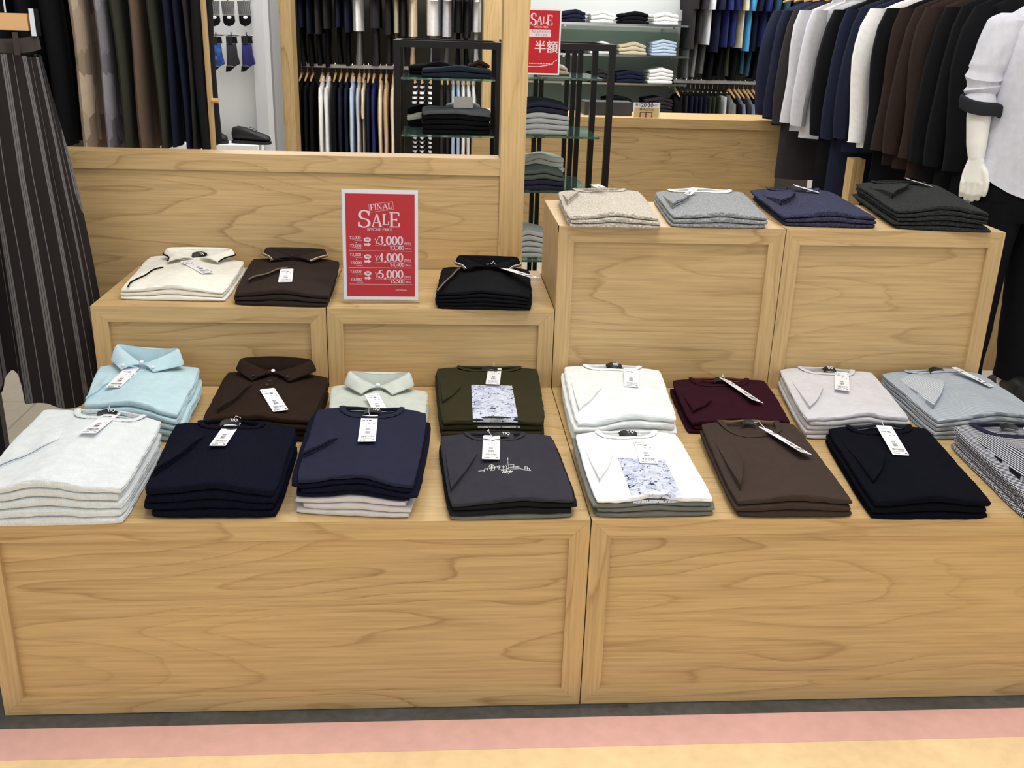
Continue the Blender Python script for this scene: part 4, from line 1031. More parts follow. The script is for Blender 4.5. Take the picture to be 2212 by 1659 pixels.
# red poster on the right rack
a = aty(1135, 22, 2.46); b = aty(1212, 22, 2.46); c = aty(1206, 160, 2.46)
t = thing('sale_poster', ((-.03+b.x)/2, 2.434, c.z), 'red SALE half-price poster hanging on the black rack behind the oak post', 'poster')
w = b.x+.035; hz = b.z-c.z+.006; X0 = -.035; Z0 = c.z-.003
_sub(MB().box(X0, 2.4335, Z0, b.x, 2.4347, Z0+hz), 'poster', SWH, t, smooth=False); pt = t.children[0]
_sub(MB().box(X0+.006, 2.4330, Z0+.006, b.x-.006, 2.4336, Z0+hz-.006), 'red_field', RED, pt, smooth=False)
mb = MB(); Y2 = 2.4329
def QX(px): return X0+(b.x-X0)*(px-1086)/(1212-1086)
def QZ(py): return Z0+hz*(1-(py-22)/(162-22))
letters(mb, 'S', QX(1139), QZ(57), hz*25/140, Y2, width=QX(1153)-QX(1139)); letters(mb, 'A', QX(1153), QZ(55), hz*18/140, Y2, width=QX(1167)-QX(1153)); letters(mb, 'L', QX(1167), QZ(53), hz*14/140, Y2, width=QX(1177)-QX(1167)); letters(mb, 'E', QX(1177), QZ(56), hz*21/140, Y2, width=QX(1192)-QX(1177))
letters(mb, 'SPECIAL PRICE', QX(1148), QZ(62), hz*3.6/140, Y2, thick=.2, thin=.08, width=QX(1181)-QX(1148))
put_text(mb, '半額', hz*27/140, (QX(1178), Y2-.0002, QZ(104)), (1, 0, 0), (0, 0, 1), bold=.0007)
_sub(mb, 'poster_lettering', SPK, pt, smooth=False); mb = MB()
for q in range(16): mb.box(QX(1138+q*3.7), Y2-.0004, QZ(139), QX(1140.4+q*3.7), Y2, QZ(137))
P_ = [(1136, 144), (1160, 144), (1180, 141), (1193, 138), (1198, 132), (1205, 129)]
for i in range(len(P_)-1):
    (xa, ya), (xb, yb) = P_[i], P_[i+1]; mb.prism([(QX(xa), QZ(ya)), (QX(xb), QZ(yb)), (QX(xb), QZ(yb+1.5)), (QX(xa), QZ(ya+1.5))], Y2-.0004, Y2)
_sub(MB().box(QX(1136), Y2-.0004, QZ(81), QX(1188), Y2, QZ(66)), 'white_band', SPK, pt, smooth=False)
_sub(mb, 'fine_print', SPK, pt, smooth=False)
mb = MB(); put_text(mb, 'カジュアルパンツ', hz*5.6/140, (QX(1165), Y2-.0008, QZ(70)), (1, 0, 0), (0, 0, 1)); put_text(mb, 'スラックス', hz*5.6/140, (QX(1165), Y2-.0008, QZ(77.5)), (1, 0, 0), (0, 0, 1))
_sub(mb, 'category_lettering', TAGD, pt, smooth=False)

# ================================================================ GARMENTS ON HANGERS
def ring(cx, cy, z, rx, ry, n, ph, amp, fr=5):
    R = []
    for i in range(n):
        a = 2*pi*i/n; k = 1+amp*sin(fr*a+ph)+amp*.6*sin((fr+4)*a+ph*2.3)
        R.append(Vector((cx+rx*k*cos(a), cy+ry*(1+.15*(k-1))*sin(a), z)))
    return R
def top_garment(mb_mats, name, label, cat, group, base, rail='x', length=.72, width=.22, thick=.026, sleeve=.56, m=None, rnd=None, collar=False, sm=None, flare=.0, front=-1, lean=0.):
    """shirt, tee or jacket hung by the shoulders; base = rail point; spans +-width across the rail; front = side facing the viewer"""
    r = rnd or random; root = thing(name, base, label, cat, group)
    body = []; n = 18; ph = r.uniform(0, 6); H0 = -.085
    prof = [(0, .045, .4), (.012, .07, .7), (.03, .12, .9), (.055, .175, 1), (.085, width*.98, 1), (.2, width*.97, 1.05), (.4, width*(.98+flare*.5), 1.05), (.7, width*(1+flare), 1.1), (1, width*(1.02+flare), 1.1)]
    for f, w, t in prof:
        zz = f if f < .1 else .085+(f-.085)/(1-.085)*(length-.085)
        body.append(ring(lean*f, 0, H0-zz, thick*t, w, n, ph+f*.6, .07+.07*min(1, f*2)))
    def put(mb, nm, mm):
        if rail == 'y': mb.v = [(p[1]*1.0, -p[0], p[2]) for p in mb.v]
        o = mb.build(nm, mm, None, angle=60); o.parent = root; return o
    bm_ = MB().loft(body, False); bm_.f.append(tuple(range(n))); bm_.m.append(0); put(bm_, 'body', m)
    for s in ((front, -front) if sleeve > .3 else (front, -front)):
        P = []; ns = 10
        for i in range(9):
            f = i/8; y = s*(width*(.90)+.035*min(1, f*3)+.012*sin(f*5+ph)); z = H0-.055-f*sleeve; x = lean*f+thick*.12*sin(f*7+ph)
            wy = (.058-.020*f) if sleeve > .3 else .062+.01*f
            wx = thick*(.95-.15*f)+.001
            if i == 0: wy *= .7; wx *= .7
            P.append(ring(x, y, z, wx, wy, ns, ph+f*4, .10, 3))
        if sleeve > .3: P.append(ring(P[-1][0].x*0+lean, s*(width*.9+.035), H0-.055-sleeve-.002, thick*.5, .032, ns, ph, .05, 3))
        put(MB().loft(P), 'sleeve', sm or m)
    if collar:
        q = min(1, thick/.022); c = [ring(0, 0, H0+.004, .018*q, .05, 14, 0, 0), ring(0, 0, H0+.026, .016*q, .046, 14, 0, 0), ring(0, 0, H0+.020, .021*q, .056, 14, 0, 0), ring(0, 0, H0-.016, .026*q, .068, 14, 0, 0)]
        put(MB().loft(c), 'collar', m)
    return root
def trousers(name, label, cat, group, base, rail='x', length=.95, width=.15, thick=.03, m=None, rnd=None, hem=None, swell=1.):
    """trousers clipped at the waist, two legs side by side across the rail"""
    r = rnd or random; root = thing(name, base, label, cat, group); ph = r.uniform(0, 6)
    def put(mb, nm, mm):
        if rail == 'y': mb.v = [(p[1], -p[0], p[2]) for p in mb.v]
        o = mb.build(nm, mm, None, angle=60); o.parent = root; return o
    H0 = -.10; top = []
    for f, w, t in ((0, .95, .75), (.04, 1, .85), (.12, 1.04, 1.05), (.24, 1.06, 1.2), (.28, 1.0, 1.1)): top.append(ring(0, 0, H0-f, thick*t, width*w, 18, ph, .12))
    put(MB().loft(top), 'waist', m)
    for s in (-1, 1):
        P = []
        for i in range(9):
            f = i/8; z = H0-.22-f*(length-.22)
            sw = 1+(swell-1)*sstep(.55, .62, -z-.10)
            P.append(ring(.004*sin(f*6+ph), s*width*(.52+.02*f), z, thick*(.95-.1*f)*sw, width*(.52-.10*f), 12, ph+f*2+s, .13, 3))
        put(MB().loft(P), 'trouser_leg', m)
    return root
def gaps(xs, f, lo=.008, hi=.05):
    return [max(lo, min(hi, f*min([abs(x-y) for y in (xs[i-1:i] if i else [])+xs[i+1:i+2]]))) for i, x in enumerate(xs)]
def hanger(base, label, group, rail='x', clip=False, span=.19, hook=.075, m=WOODH):
    root = thing('clothes_hanger', base, label, 'hanger', group); mb = MB(); H0 = -hook
    def put(mb, nm, mm):
        if rail == 'y': mb.v = [(p[1], -p[0], p[2]) for p in mb.v]
        o = mb.build(nm, mm, None); o.parent = root; return o
    if clip: mb.tube([(0, -span*.6, H0-.012), (0, span*.6, H0-.012)], .006, 6); put(mb, 'clip_bar', CHROME)
    else: mb.tube([(0, -span, H0-.045), (0, -span*.6, H0-.024), (0, -span*.2, H0-.006), (0, 0, H0+.004), (0, span*.2, H0-.006), (0, span*.6, H0-.024), (0, span, H0-.045)], [.006, .008, .010, .012, .010, .008, .006], 8); put(mb, 'hanger_arm', m)
    hk = [(0, 0, H0+.006), (0, 0, H0+.035)]+[(0, -.016+.018*cos(a)+.0, -.020+.020+.020*sin(a)-.002) for a in [radians(v) for v in (0, 35, 70, 110, 150, 185)]]
    put(MB().tube(hk, .0022, 6), 'hook', CHROME)
    return root
CC = {}
def cm(n, c, kind='plain', c2=None):
    if n not in CC: CC[n] = F('hung_'+n, c, kind, c2=c2)
    return CC[n]
C_ = dict(black=(24, 24, 27), charcoal=(52, 50, 52), navy=(34, 38, 56), white=(246, 246, 246), cream=(232, 214, 188), paleblue=(196, 214, 236), palegrey=(206, 206, 214), brown=(52, 42, 38), grey=(128, 128, 126), beige=(196, 170, 140),
          blue=(44, 52, 104), teal=(52, 84, 104), skyblue=(84, 168, 222), sand=(206, 196, 170), darkgreen=(60, 66, 54), khaki=(150, 140, 116), midgrey=(90, 92, 92), taupe=(104, 88, 76), greyblue=(122, 134, 158), darkred=(70, 30, 24))
WORD = dict(palegrey='pale grey', paleblue='pale blue', skyblue='sky blue', darkgreen='dark green', midgrey='mid grey', greyblue='grey-blue', darkred='dark red')
def W_(c): return WORD.get(c, c)

# rails along the back wall, left bay: lower rail with long-sleeved shirts, upper rail with outfits
BY = 6.55
def rail_x(x0, x1, y, z, label, wall=7.0):
    t = thing('clothes_rail', ((x0+x1)/2, y, z), label, 'rail')
    _sub(MB().box(x0, y-.012, z-.004, x1, y+.012, z+.022), 'rail_bar', plain('rail_aluminium', (190, 188, 184), rough=.3, metal=.6), t, smooth=False)
    for x in (x0+.02, (x0+x1)/2, x1-.02): _sub(MB().box(x-.008, y+.0125, z-.01, x+.008, wall-.001, z+.014), 'bracket', BLACKM, t, smooth=False)
    return t
rail_x(-1.40, .03, BY, 1.000, 'lower aluminium rail in the left bay of the back wall')
rail_x(-1.40, .03, BY, 1.90, 'upper aluminium rail in the left bay of the back wall')
R = random.Random(5)
low = [(652, 'black'), (664, 'black'), (676, 'black'), (696, 'white'), (709, 'white'), (725, 'black'), (737, 'navy'), (750, 'navy'), (762, 'paleblue'), (776, 'palegrey'), (787, 'cream'), (797, 'navy'), (808, 'blue'), (823, 'cream'), (835, 'beige'), (850, 'cream'), (862, 'black'),
       (897, 'stripes'), (912, 'stripes'), (931, 'stripes'), (955, 'charcoal'), (967, 'charcoal'), (979, 'paleblue'), (990, 'paleblue'), (1001, 'white'), (1012, 'white'), (1023, 'white')]
GL1 = 'shirts hanging on the lower rail, left bay of the back wall'; GLH = 'wooden hangers on the lower rail, left bay of the back wall'
GP = gaps([aty(p[0], 150, BY).x for p in low], .37)
for i, (px, c) in enumerate(low):
    p = aty(px, 150, BY); x = p.x
    mm = cm('bw_stripes', (30, 30, 34), 'stripez', (236, 236, 236)) if c == 'stripes' else cm(c, C_[c])
    o = ORD[i] if i < 26 else 'last'
    short = c in ('stripes',) or (c == 'cream' and i == 10)
    nm = 'black and white striped' if c == 'stripes' else W_(c)
    top_garment(None, 'hanging_shirt', f'{nm} {"short" if short else "long"}-sleeve shirt, {o} on lower back rail', 'shirt', GL1, (x, BY, .995), length=.70, thick=GP[i], width=.215, sleeve=.22 if short else .56, m=mm, rnd=R, collar=c in ('paleblue', 'white', 'palegrey'))
    hanger((x, BY, 1.022), f'wooden hanger holding the {nm} shirt, {o} on lower back rail', GLH, span=.17)
ou = [(655, 'navy', 'black'), (672, 'navy', 'black'), (690, 'charcoal', 'black'), (708, 'charcoal', 'black'), (734, 'navy', 'black'), (752, 'navy', 'black'), (776, 'white', 'grey'), (812, 'charcoal', 'charcoal'), (840, 'charcoal', 'charcoal'), (858, 'sand', 'khaki'), (872, 'charcoal', 'charcoal'),
      (892, 'cream', 'beige'), (936, 'white', 'grey'), (966, 'palegrey', 'midgrey'), (990, 'charcoal', 'black'), (1008, 'charcoal', 'black'), (1028, 'white', 'palegrey')]
GU1 = 'shirts on the upper rail, left bay of the back wall'; GU2 = 'trousers on the upper rail, left bay of the back wall'
GP = gaps([aty(p[0], 60, BY).x for p in ou], .42)
for i, (px, a, b) in enumerate(ou):
    x = aty(px, 60, BY).x
    trousers('hanging_trousers', f'{W_(b)} trousers, {ORD[i]} outfit on upper back rail', 'trousers', GU2, (x, BY, 1.78), length=.66+R.uniform(-.02, .02), thick=GP[i]*.56, width=.13, swell=1.3, m=cm(b, C_[b]), rnd=R)
    top_garment(None, 'hanging_shirt', f'{W_(a)} shirt, {ORD[i]} outfit on upper back rail', 'shirt', GU1, (x, BY, 1.89), length=.52+R.uniform(-.02, .04), thick=GP[i], width=.22, sleeve=.24, m=cm(a, C_[a]), rnd=R)
# bay frames: oak posts and painted pillars
def post_t(x0, x1, y0, y1, label, m=OAKV, nm='wall_post'):
    t = thing(nm, ((x0+x1)/2, y0, 0), label, 'post'); _sub(MB().box(x0, y0, 0, x1, y1, 2.9), 'shaft', m, t, smooth=False); return t
xa, xb = aty(592, 120, 6.0).x, aty(632, 120, 6.0).x
o = MB().box(xa, 6.0, 0, xb, 6.25, 2.95).build('oak_pier', OAKV, None, smooth=False); tag(o, 'tall oak pier left of the back rails, beside the white pillar', 'pier')
xa2 = aty(547, 120, 5.9).x; xm = aty(573, 120, 5.9).x
xa2 = aty(547, 120, 5.3).x; xm = aty(573, 120, 5.3).x
o = MB().box(xa2, 5.3, 0, xm, 5.52, 2.95).build('white_pillar', GREYP, None, smooth=False); o2 = MB().box(xm+.001, 5.60, 0, xa-.012, 5.98, 2.95).build('pillar_shaded_side', plain('pillar_shade_grey', (150, 151, 154), rough=.8), None, smooth=False); o2['kind'] = 'structure'  # second box is the pillar's shaded side, shade painted as darker grey
tag(o, 'pale grey painted pillar between the socks wall and the oak pier', 'pillar')
xa3, xb3 = aty(1044, 120, 6.0).x, aty(1085, 120, 6.0).x
o = MB().box(xa3, 6.0, 0, xb3+.2, 6.25, 2.95).build('oak_pier', OAKV, None, smooth=False); tag(o, 'tall oak pier at the back, half hidden behind the near post', 'pier')
# right bay
xr0, xr1 = aty(1455, 172, BY).x, aty(1640, 172, BY).x
rail_x(xr0, 3.2, BY, .955, 'lower rail in the right bay of the back wall'); rail_x(xr0, 3.2, BY, 1.90, 'upper rail in the right bay of the back wall')
rl = [(1459, 'black', 'c'), (1470, 'charcoal', 't'), (1481, 'charcoal', 't'), (1493, 'navy', 't'), (1503, 'navy', 't'), (1513, 'navy', 't'), (1523, 'navy', 't'), (1532, 'darkgreen', 't'), (1541, 'darkgreen', 't'), (1552, 'darkgreen', 't'), (1565, 'white', 't'), (1577, 'grey', 'c'), (1588, 'black', 'c'), (1597, 'greyblue', 'c'), (1608, 'charcoal', 'c'), (1617, 'greyblue', 'c'), (1628, 'black', 'c')]
GP = gaps([aty(p[0], 172, BY).x for p in rl], .37)
for i, (px, c, k) in enumerate(rl):
    x = aty(px, 172, BY).x; o = ORD[i]
    if k == 't': trousers('hanging_trousers', f'{W_(c)} trousers, {o} on lower right rail at back', 'trousers', 'trousers on the lower right rail', (x, BY, .955), length=.72, thick=GP[i]*.72, width=.13, m=cm(c, C_[c]), rnd=R)
    else: top_garment(None, 'hanging_shirt', f'{W_(c)} shirt, {o} on lower right rail at back', 'shirt', 'shirts on the lower right rail', (x, BY, .95), length=.7, thick=GP[i], width=.2, sleeve=.52, m=cm(c, C_[c]), rnd=R)
    hanger((x, BY, .977), f'hanger holding the {W_(c)} {"trousers" if k == "t" else "shirt"}, {o} on lower right rail', 'hangers on the lower right rail', clip=k == 't')
ru = [(1486, 'charcoal', 'midgrey'), (1500, 'charcoal', 'grey'), (1518, 'palegrey', 'midgrey'), (1538, 'navy', 'black'), (1556, 'blue', 'black'), (1572, 'blue', 'darkgreen'), (1588, 'sand', 'black'), (1604, 'skyblue', 'teal'), (1618, 'navy', 'teal'), (1636, 'blue', 'black'), (1654, 'teal', 'navy'), (1672, 'teal', 'black'), (1692, 'navy', 'black')]
GP = gaps([aty(p[0], 60, BY).x for p in ru], .42)
for i, (px, a, b) in enumerate(ru):
    x = aty(px, 60, BY).x
    trousers('hanging_trousers', f'{W_(b)} trousers, {ORD[i]} outfit on upper right rail', 'trousers', 'trousers on the upper right rail', (x, BY, 1.78), length=.68+R.uniform(-.04, .02), thick=GP[i]*.56, width=.13, swell=1.3, m=cm(b, C_[b]), rnd=R)
    top_garment(None, 'hanging_shirt', f'{W_(a)} shirt, {ORD[i]} outfit on upper right rail', 'shirt', 'shirts on the upper right rail', (x, BY, 1.89), length=.56+R.uniform(-.03, .05), thick=GP[i], width=.22, sleeve=.24, m=cm(a, C_[a]), rnd=R)
# middle bay: glass shelves with piles, bright back panel above
xs0, xs1 = aty(1150, 118, 6.5).x, aty(1478, 118, 6.5).x
o = MB().box(xs0-.3, 6.96, .3, xs1+.06, 6.99, 1.42).build('bay_panel', plain('bay_panel_grey', (186, 188, 182), rough=.5), None, smooth=False); o['kind'] = 'structure'
o = MB().box(xs0-.3, 6.95, 1.425, xs1+.06, 6.99, 2.9).build('bay_panel', plain('bay_panel_white', (236, 240, 240), rough=.5), None, smooth=False); o['kind'] = 'structure'
GSH = 'folded garments on the glass wall shelves'
for si, (py, cols) in enumerate(((52, [(1210, 1268, 'navy', 3, 'navy'), (1272, 1330, 'white', 3, 'white'), (1338, 1404, 'black', 3, 'blue-edged black'), (1408, 1468, 'white', 3, 'white')]),
                                 (119, [(1216, 1262, 'black', 2, 'black'), (1272, 1326, 'white', 3, 'white'), (1334, 1398, 'sand', 3, 'beige'), (1404, 1464, 'paleblue', 5, 'pale aqua')]),
                                 (180, [(1272, 1322, 'charcoal', 3, 'charcoal'), (1328, 1394, 'navy', 3, 'navy'), (1398, 1456, 'white', 4, 'white')]),
                                 (243, [(1302, 1366, 'black', 5, 'black'), (1388, 1456, 'charcoal', 4, 'black and grey')]))):
    z = aty(1350, py, 6.42).z
    t = thing('wall_shelf', ((xs0+xs1)/2, 6.6, z), f'glass shelf on the back wall, {["topmost", "second from top", "third from top", "lowest"][si]} of four', 'shelf')
    _sub(MB().box(xs0-.25, 6.42, z-.010, xs1+.02, 6.93, z), 'glass_panel', GLASS, t, smooth=False)
    _sub(MB().box(xs0-.25, 6.412, z-.012, xs1+.02, 6.419, z+.003), 'edge_strip', CHROME, t, smooth=False)
    for bx in (xs0+.25, xs1-.1): _sub(MB().box(bx-.008, 6.5, z-.03, bx+.008, 6.949, z-.0105), 'bracket', CHROME, t, smooth=False)
    for ci, (p0, p1, c, n, wd) in enumerate(cols):
        x0, x1 = aty(p0, py, 6.45).x, aty(p1, py, 6.45).x
        side = ['leftmost', 'second', 'third', 'last'][ci]
        sh = ['top', 'second', 'third', 'lowest'][si]
        pile(x0+.01, x1-.01, 6.45, 6.72, z, n, .028 if n < 5 else .022, [cm(c, C_[c])], (lambda k, nn, wd=wd, side=side, sh=sh: f'{wd} folded shirt, {POS[nn][k]} of {side} pile, {sh} wall shelf'), 'folded_shirt', 'shirt', GSH, hump=.016, N=10, seed=si*10+ci+50)

# ================================================================ LEFT SIDE: trousers behind the partition, socks wall, striped trousers in front
TY = 1.62
e1_ = aty(449, 160, 1.57).x-.012
rail_l = thing('clothes_rail', (-1.5, TY, 1.95), 'rail above the frame holding the trousers behind the partition', 'rail')
_sub(MB().tube([(-2.2, TY, 1.955), (e1_, TY, 1.955)], .012, 8), 'rail_bar', CHROME, rail_l)
for x in (-2.15, -1.5, e1_-.03): _sub(MB().box(x-.006, TY-.006, 1.968, x+.006, TY+.006, 2.999), 'rail_hanger', BLACKM, rail_l, smooth=False)
bpatch = F('beige_patchwork', (196, 178, 156), 'patch', c2=(120, 104, 90)); gpatch = F('grey_patchwork', (150, 148, 156), 'patch', c2=(96, 92, 98)); taupe = cm('taupe', C_['taupe']); cord = F('dark_olive_cord', (58, 60, 52), 'plain')
lt = [(10, cm('black', C_['black']), 'black'), (62, cm('black', C_['black']), 'black'), (120, cm('black', C_['black']), 'black'), (176, bpatch, 'beige patchwork'), (226, gpatch, 'grey patchwork'), (262, cord, 'dark olive'), (298, taupe, 'brown'), (340, cord, 'olive grey'), (368, cm('navy', C_['navy']), 'navy'),
      (393, cm('navy', C_['navy']), 'navy'), (411, cm('charcoal', C_['charcoal']), 'charcoal'), (428, cm('black', C_['black']), 'black')]
GP = gaps([aty(p[0], 160, TY-.12).x for p in lt], .385, hi=.07)
for i, (px, m, w) in enumerate(lt):
    x = aty(px, 160, TY-.12).x
    trousers('hanging_trousers', f'{w} trousers behind the oak partition, {ORD[len(lt)-1-i]} from the socks wall', 'trousers', 'trousers hanging behind the partition', (x, TY, 1.94), length=.868+R.uniform(-.012, .008), width=.145, thick=GP[i], m=m, rnd=R)
    hanger((x, TY, 1.955), f'clip hanger of the {w} trousers, {ORD[len(lt)-1-i]} from the socks wall', 'clip hangers behind the partition', clip=True)
t = thing('rack_end_board', (-1.0, 1.5, 1.0), 'thin oak end board beside the last black trousers, with a peg', 'board')
e0 = aty(449, 160, 1.57).x
_sub(MB().box(e0-.004, 1.555, .0, e0+.004, 1.60, 1.945), 'board', OAKV, t, smooth=False)
_sub(MB().tube([(e0+.0045, 1.575, 1.118), (e0+.026, 1.575, 1.118)], .008, 10), 'peg', WOODH, t)
# socks wall
sxa, sxb = aty(400, 160, 5.45).x, xa2
t = MB().box(sxa, 5.46, 0, xm-.002, 5.5, 2.9).build('wall_panel_left', WHITEP, None, smooth=False); t['kind'] = 'structure'
SY = 5.30
for zpy, nm in ((76, 'lower'), (-6, 'upper')):
    z = aty(495, zpy, SY).z
    t = thing('sock_rail', (aty(495, zpy, SY).x, SY, z), f'{nm} thin metal rail on the white socks wall', 'rail')
    _sub(MB().tube([(aty(425, zpy, SY).x, SY, z), (aty(546, zpy, SY).x, SY, z)], .006, 6), 'rail_bar', CHROME, t)
    for px in (440, 530): xx = aty(px, zpy, SY).x; _sub(MB().tube([(xx, SY+.006, z), (xx, 5.459, z)], .005, 6), 'rail_arm', CHROME, t)
def flat_item(poly, y, th): 
    mb = MB(); P = [aty(a, b, y) for a, b in poly]; n = len(P)
    c = sum(P, Vector())/n
    R0 = [Vector((c.x+(p.x-c.x)*.86, y-th, c.z+(p.z-c.z)*.93)) for p in P]; R1 = [Vector((p.x, y-th*.5, p.z)) for p in P]; R2 = [Vector((p.x, y+th*.5, p.z)) for p in P]; R3 = [Vector((c.x+(p.x-c.x)*.86, y+th, c.z+(p.z-c.z)*.93)) for p in P]
    return mb.loft([R0, R1, R2, R3])
chk = mat('blue_check', rgb(44, 84, 150), .9); t_ = NT(chk); tc = t_.node('ShaderNodeTexCoord'); ck = t_.node('ShaderNodeTexVoronoi', distance='CHEBYCHEV', i_Scale=42., i_Randomness=0.); t_.link(tc.outputs['Object'], ck.inputs['Vector'])
sp = t_.node('ShaderNodeSeparateColor'); t_.link(ck.outputs['Color'], sp.inputs[0])
t_.link(t_.ramp(sp.outputs[0], [(.2, rgb(26, 54, 110)), (.5, rgb(60, 110, 190)), (.8, rgb(40, 74, 140))]), t_.p.inputs['Base Color'])
for i, (px, m, w) in enumerate(((441, cm('grey', C_['grey']), 'grey check'), (470, chk, 'blue check'), (503, cm('charcoal', C_['charcoal']), 'charcoal'), (536, F('navy_sock', (50, 48, 96)), 'navy'))):
    d = px-470
    t = thing('socks', tuple(aty(px, 76, SY-.03)), f'pair of {w} socks on the lower rail of the white socks wall', 'socks', 'socks on the white wall')
    _sub(flat_item([(456+d, 94), (477+d, 94), (480+d, 116), (486+d, 138), (474+d, 144), (468+d, 142), (458+d, 142), (457+d, 118)], SY-.024, .010), 'sock', m, t)
    _sub(flat_item([(456+d, 142.5), (467+d, 143), (474+d, 145), (464+d, 154), (455+d, 155)], SY-.024, .010), 'toe', cm('black', C_['black']), t)
    _sub(flat_item([(455+d, 78), (478+d, 79), (480+d, 93.6), (456+d, 93.6)], SY-.024, .008), 'cuff', cm('black', C_['black']), t)
    _sub(MB().box(aty(460+d, 80, SY).x, SY-.036, aty(460+d, 95, SY).z, aty(471+d, 80, SY).x, SY-.034, aty(460+d, 79, SY).z), 'sock_label', LBL, t, smooth=False)
    _sub(MB().tube([aty(466+d, 79, SY-.03)+Vector((0, 0, 0)), aty(466+d, 72, SY-.02), aty(466+d, 70, SY+.0)], .004, 6), 'hook', BLACKM, t)
rb = F('ribbed_liner', (26, 26, 30), 'stripev', c2=(150, 150, 152))
for i, px in enumerate((430, 462, 494, 529)):
    d = px-494; e = -.02*d
    t = thing('liner_socks', tuple(aty(px, 0, SY-.03)), f'black ribbed liner socks on the upper rail, {["leftmost", "second from left", "third from left", "beside the white pillar"][i]}', 'socks', 'liner socks on the white wall')
    _sub(flat_item([(477+d, 2), (506+d, 2), (506+d, 32), (481+d, 32)], SY-.020, .008), 'ribbed_top', rb, t)
    ring_o = [(481+d, 33), (506+d, 33), (508+d, 45)]+[(495+d+13*cos(radians(a)), 44+13*sin(radians(a))) for a in (20, 50, 90, 130, 160)]+[(482+d, 44)]
    _sub(flat_item(ring_o, SY-.020, .008), 'toe', cm('black', C_['black']), t)
    _sub(flat_item([(495+d+5*cos(radians(a)), 37.5+3.4*sin(radians(a))) for a in range(0, 360, 40)], SY-.0292, .0006), 'clip_window', WHITEP, t)
    _sub(MB().tube([aty(492+d, 3, SY-.02), aty(492+d, -6, SY-.02), aty(492+d, -9, SY)], .004, 6), 'hook', BLACKM, t)
z = aty(505, 306, 5.25).z; z = z
t = MB().box(aty(466, 306, 5.1).x-.35, 5.05, 0, aty(556, 306, 5.05).x, 5.29, z).build('shoe_plinth', WHITEP, None, smooth=False); tag(t, 'white plinth under the black shoes by the socks wall', 'plinth')
def shoe(name, base, yaw, label, group, L=.27, m=None, sole=None):
    root = thing(name, base, label, 'shoe', group); root.rotation_euler[2] = yaw
    N = 12; rings = []
    prof = [(-.13, .012, .03, .055), (-.12, .030, .0, .085), (-.08, .036, .0, .095), (-.03, .037, .0, .088), (.01, .038, .0, .075), (.06, .044, .0, .058), (.10, .045, .0, .048), (.125, .036, .0, .036), (.138, .014, .008, .022)]
    for (x, w, z0, z1) in prof:
        rings.append([Vector((w*cos(2*pi*k/N), -x*L/.27, .018+z0+(z1-z0)*(.5+.5*sin(2*pi*k/N)))) for k in range(N)])
    o = MB().loft(rings).build('upper', m, None); o.parent = root
    rs = [[Vector((w*1.08*cos(2*pi*k/N), -x*1.02*L/.27, z)) for k in range(0)] for (x, w, z0, z1) in prof]
    ol = [(p[1]*1.08, -p[0]*1.02) for p in prof]; pts = [(a, b) for a, b in ol]+[(-a, b) for a, b in ol[::-1]]
    mb = MB(); n = len(pts); mb.add([(a, b, h) for h in (.001, .020) for a, b in pts], [tuple(range(n)), tuple(range(2*n-1, n-1, -1))]+[(i, (i+1) % n, (i+1) % n+n, i+n) for i in range(n)])
    o = mb.build('sole', sole or m, None, smooth=False); o.parent = root
    for i in range(4):
        o = MB().tube([(-.018, -.005-.018*i, .104-.010*i), (0, -.008-.018*i, .111-.011*i), (.018, -.005-.018*i, .104-.010*i)], .0025, 5).build('lace', STRING if m is None else BLACKM, None); o.parent = root
    return root
SHM = plain('shoe_black', (24, 24, 26), rough=.55)
for i, px in enumerate((448, 541)): shoe('shoe', (aty(px, 300, 5.15).x, 5.16, z+.0005), radians(76), f'black lace-up shoe on the white plinth, {["left", "right"][i]} one of two', 'shoes on the white plinth', m=SHM)
# striped wide trousers in the foreground, hung from a wooden clamp hanger on a black stand
SM = mat('striped_wool', (1, 1, 1, 1), .95, spec=.1); t_ = NT(SM); uv = t_.node('ShaderNodeUVMap'); sx = t_.node('ShaderNodeSeparateXYZ'); t_.link(uv.outputs[0], sx.inputs[0])
fr = t_.math('FRACT', t_.math('MULTIPLY', sx.outputs[0], 9.))
dk, gy = rgb(40, 36, 36), rgb(106, 104, 104)
r_ = t_.node('ShaderNodeValToRGB'); r_.color_ramp.interpolation = 'CONSTANT'; els = [(0, dk), (.12, gy), (.20, dk), (.225, gy), (.30, dk), (.32, gy), (.38, dk), (.66, gy), (.685, dk)]
while len(r_.color_ramp.elements) < len(els): r_.color_ramp.elements.new(.5)
for e_, (p_, c_) in zip(r_.color_ramp.elements, els): e_.position = p_; e_.color = c_
t_.link(fr, r_.inputs[0]); t_.link(r_.outputs[0], t_.p.inputs['Base Color'])
PY = .97
st_root = thing('striped_trousers', (-1.5, PY, 1.31), 'wide black trousers with grey vertical stripes hanging at the left edge', 'trousers')
def uvloft(rings, name, m, parent, u0=0., u1=1.):
    mb = MB().loft(rings, False); w = parent_world(parent); mb.v = [(p[0]-w.x, p[1]-w.y, p[2]-w.z) for p in mb.v]
    n = len(rings[0]); o = mb.build(name, m, None, angle=70); o.parent = parent
    uvl = o.data.uv_layers.new(name='UVMap')
    for p in o.data.polygons:
        vs = [v % n for v in p.vertices]; wrap = max(vs)-min(vs) > n/2
        for li, v in zip(p.loop_indices, p.vertices):
            a = v % n; a = a+n if wrap and a < n/2 else a
            uvl.data[li].uv = (u0+(u1-u0)*a/n, (v//n)/len(rings))
    return o
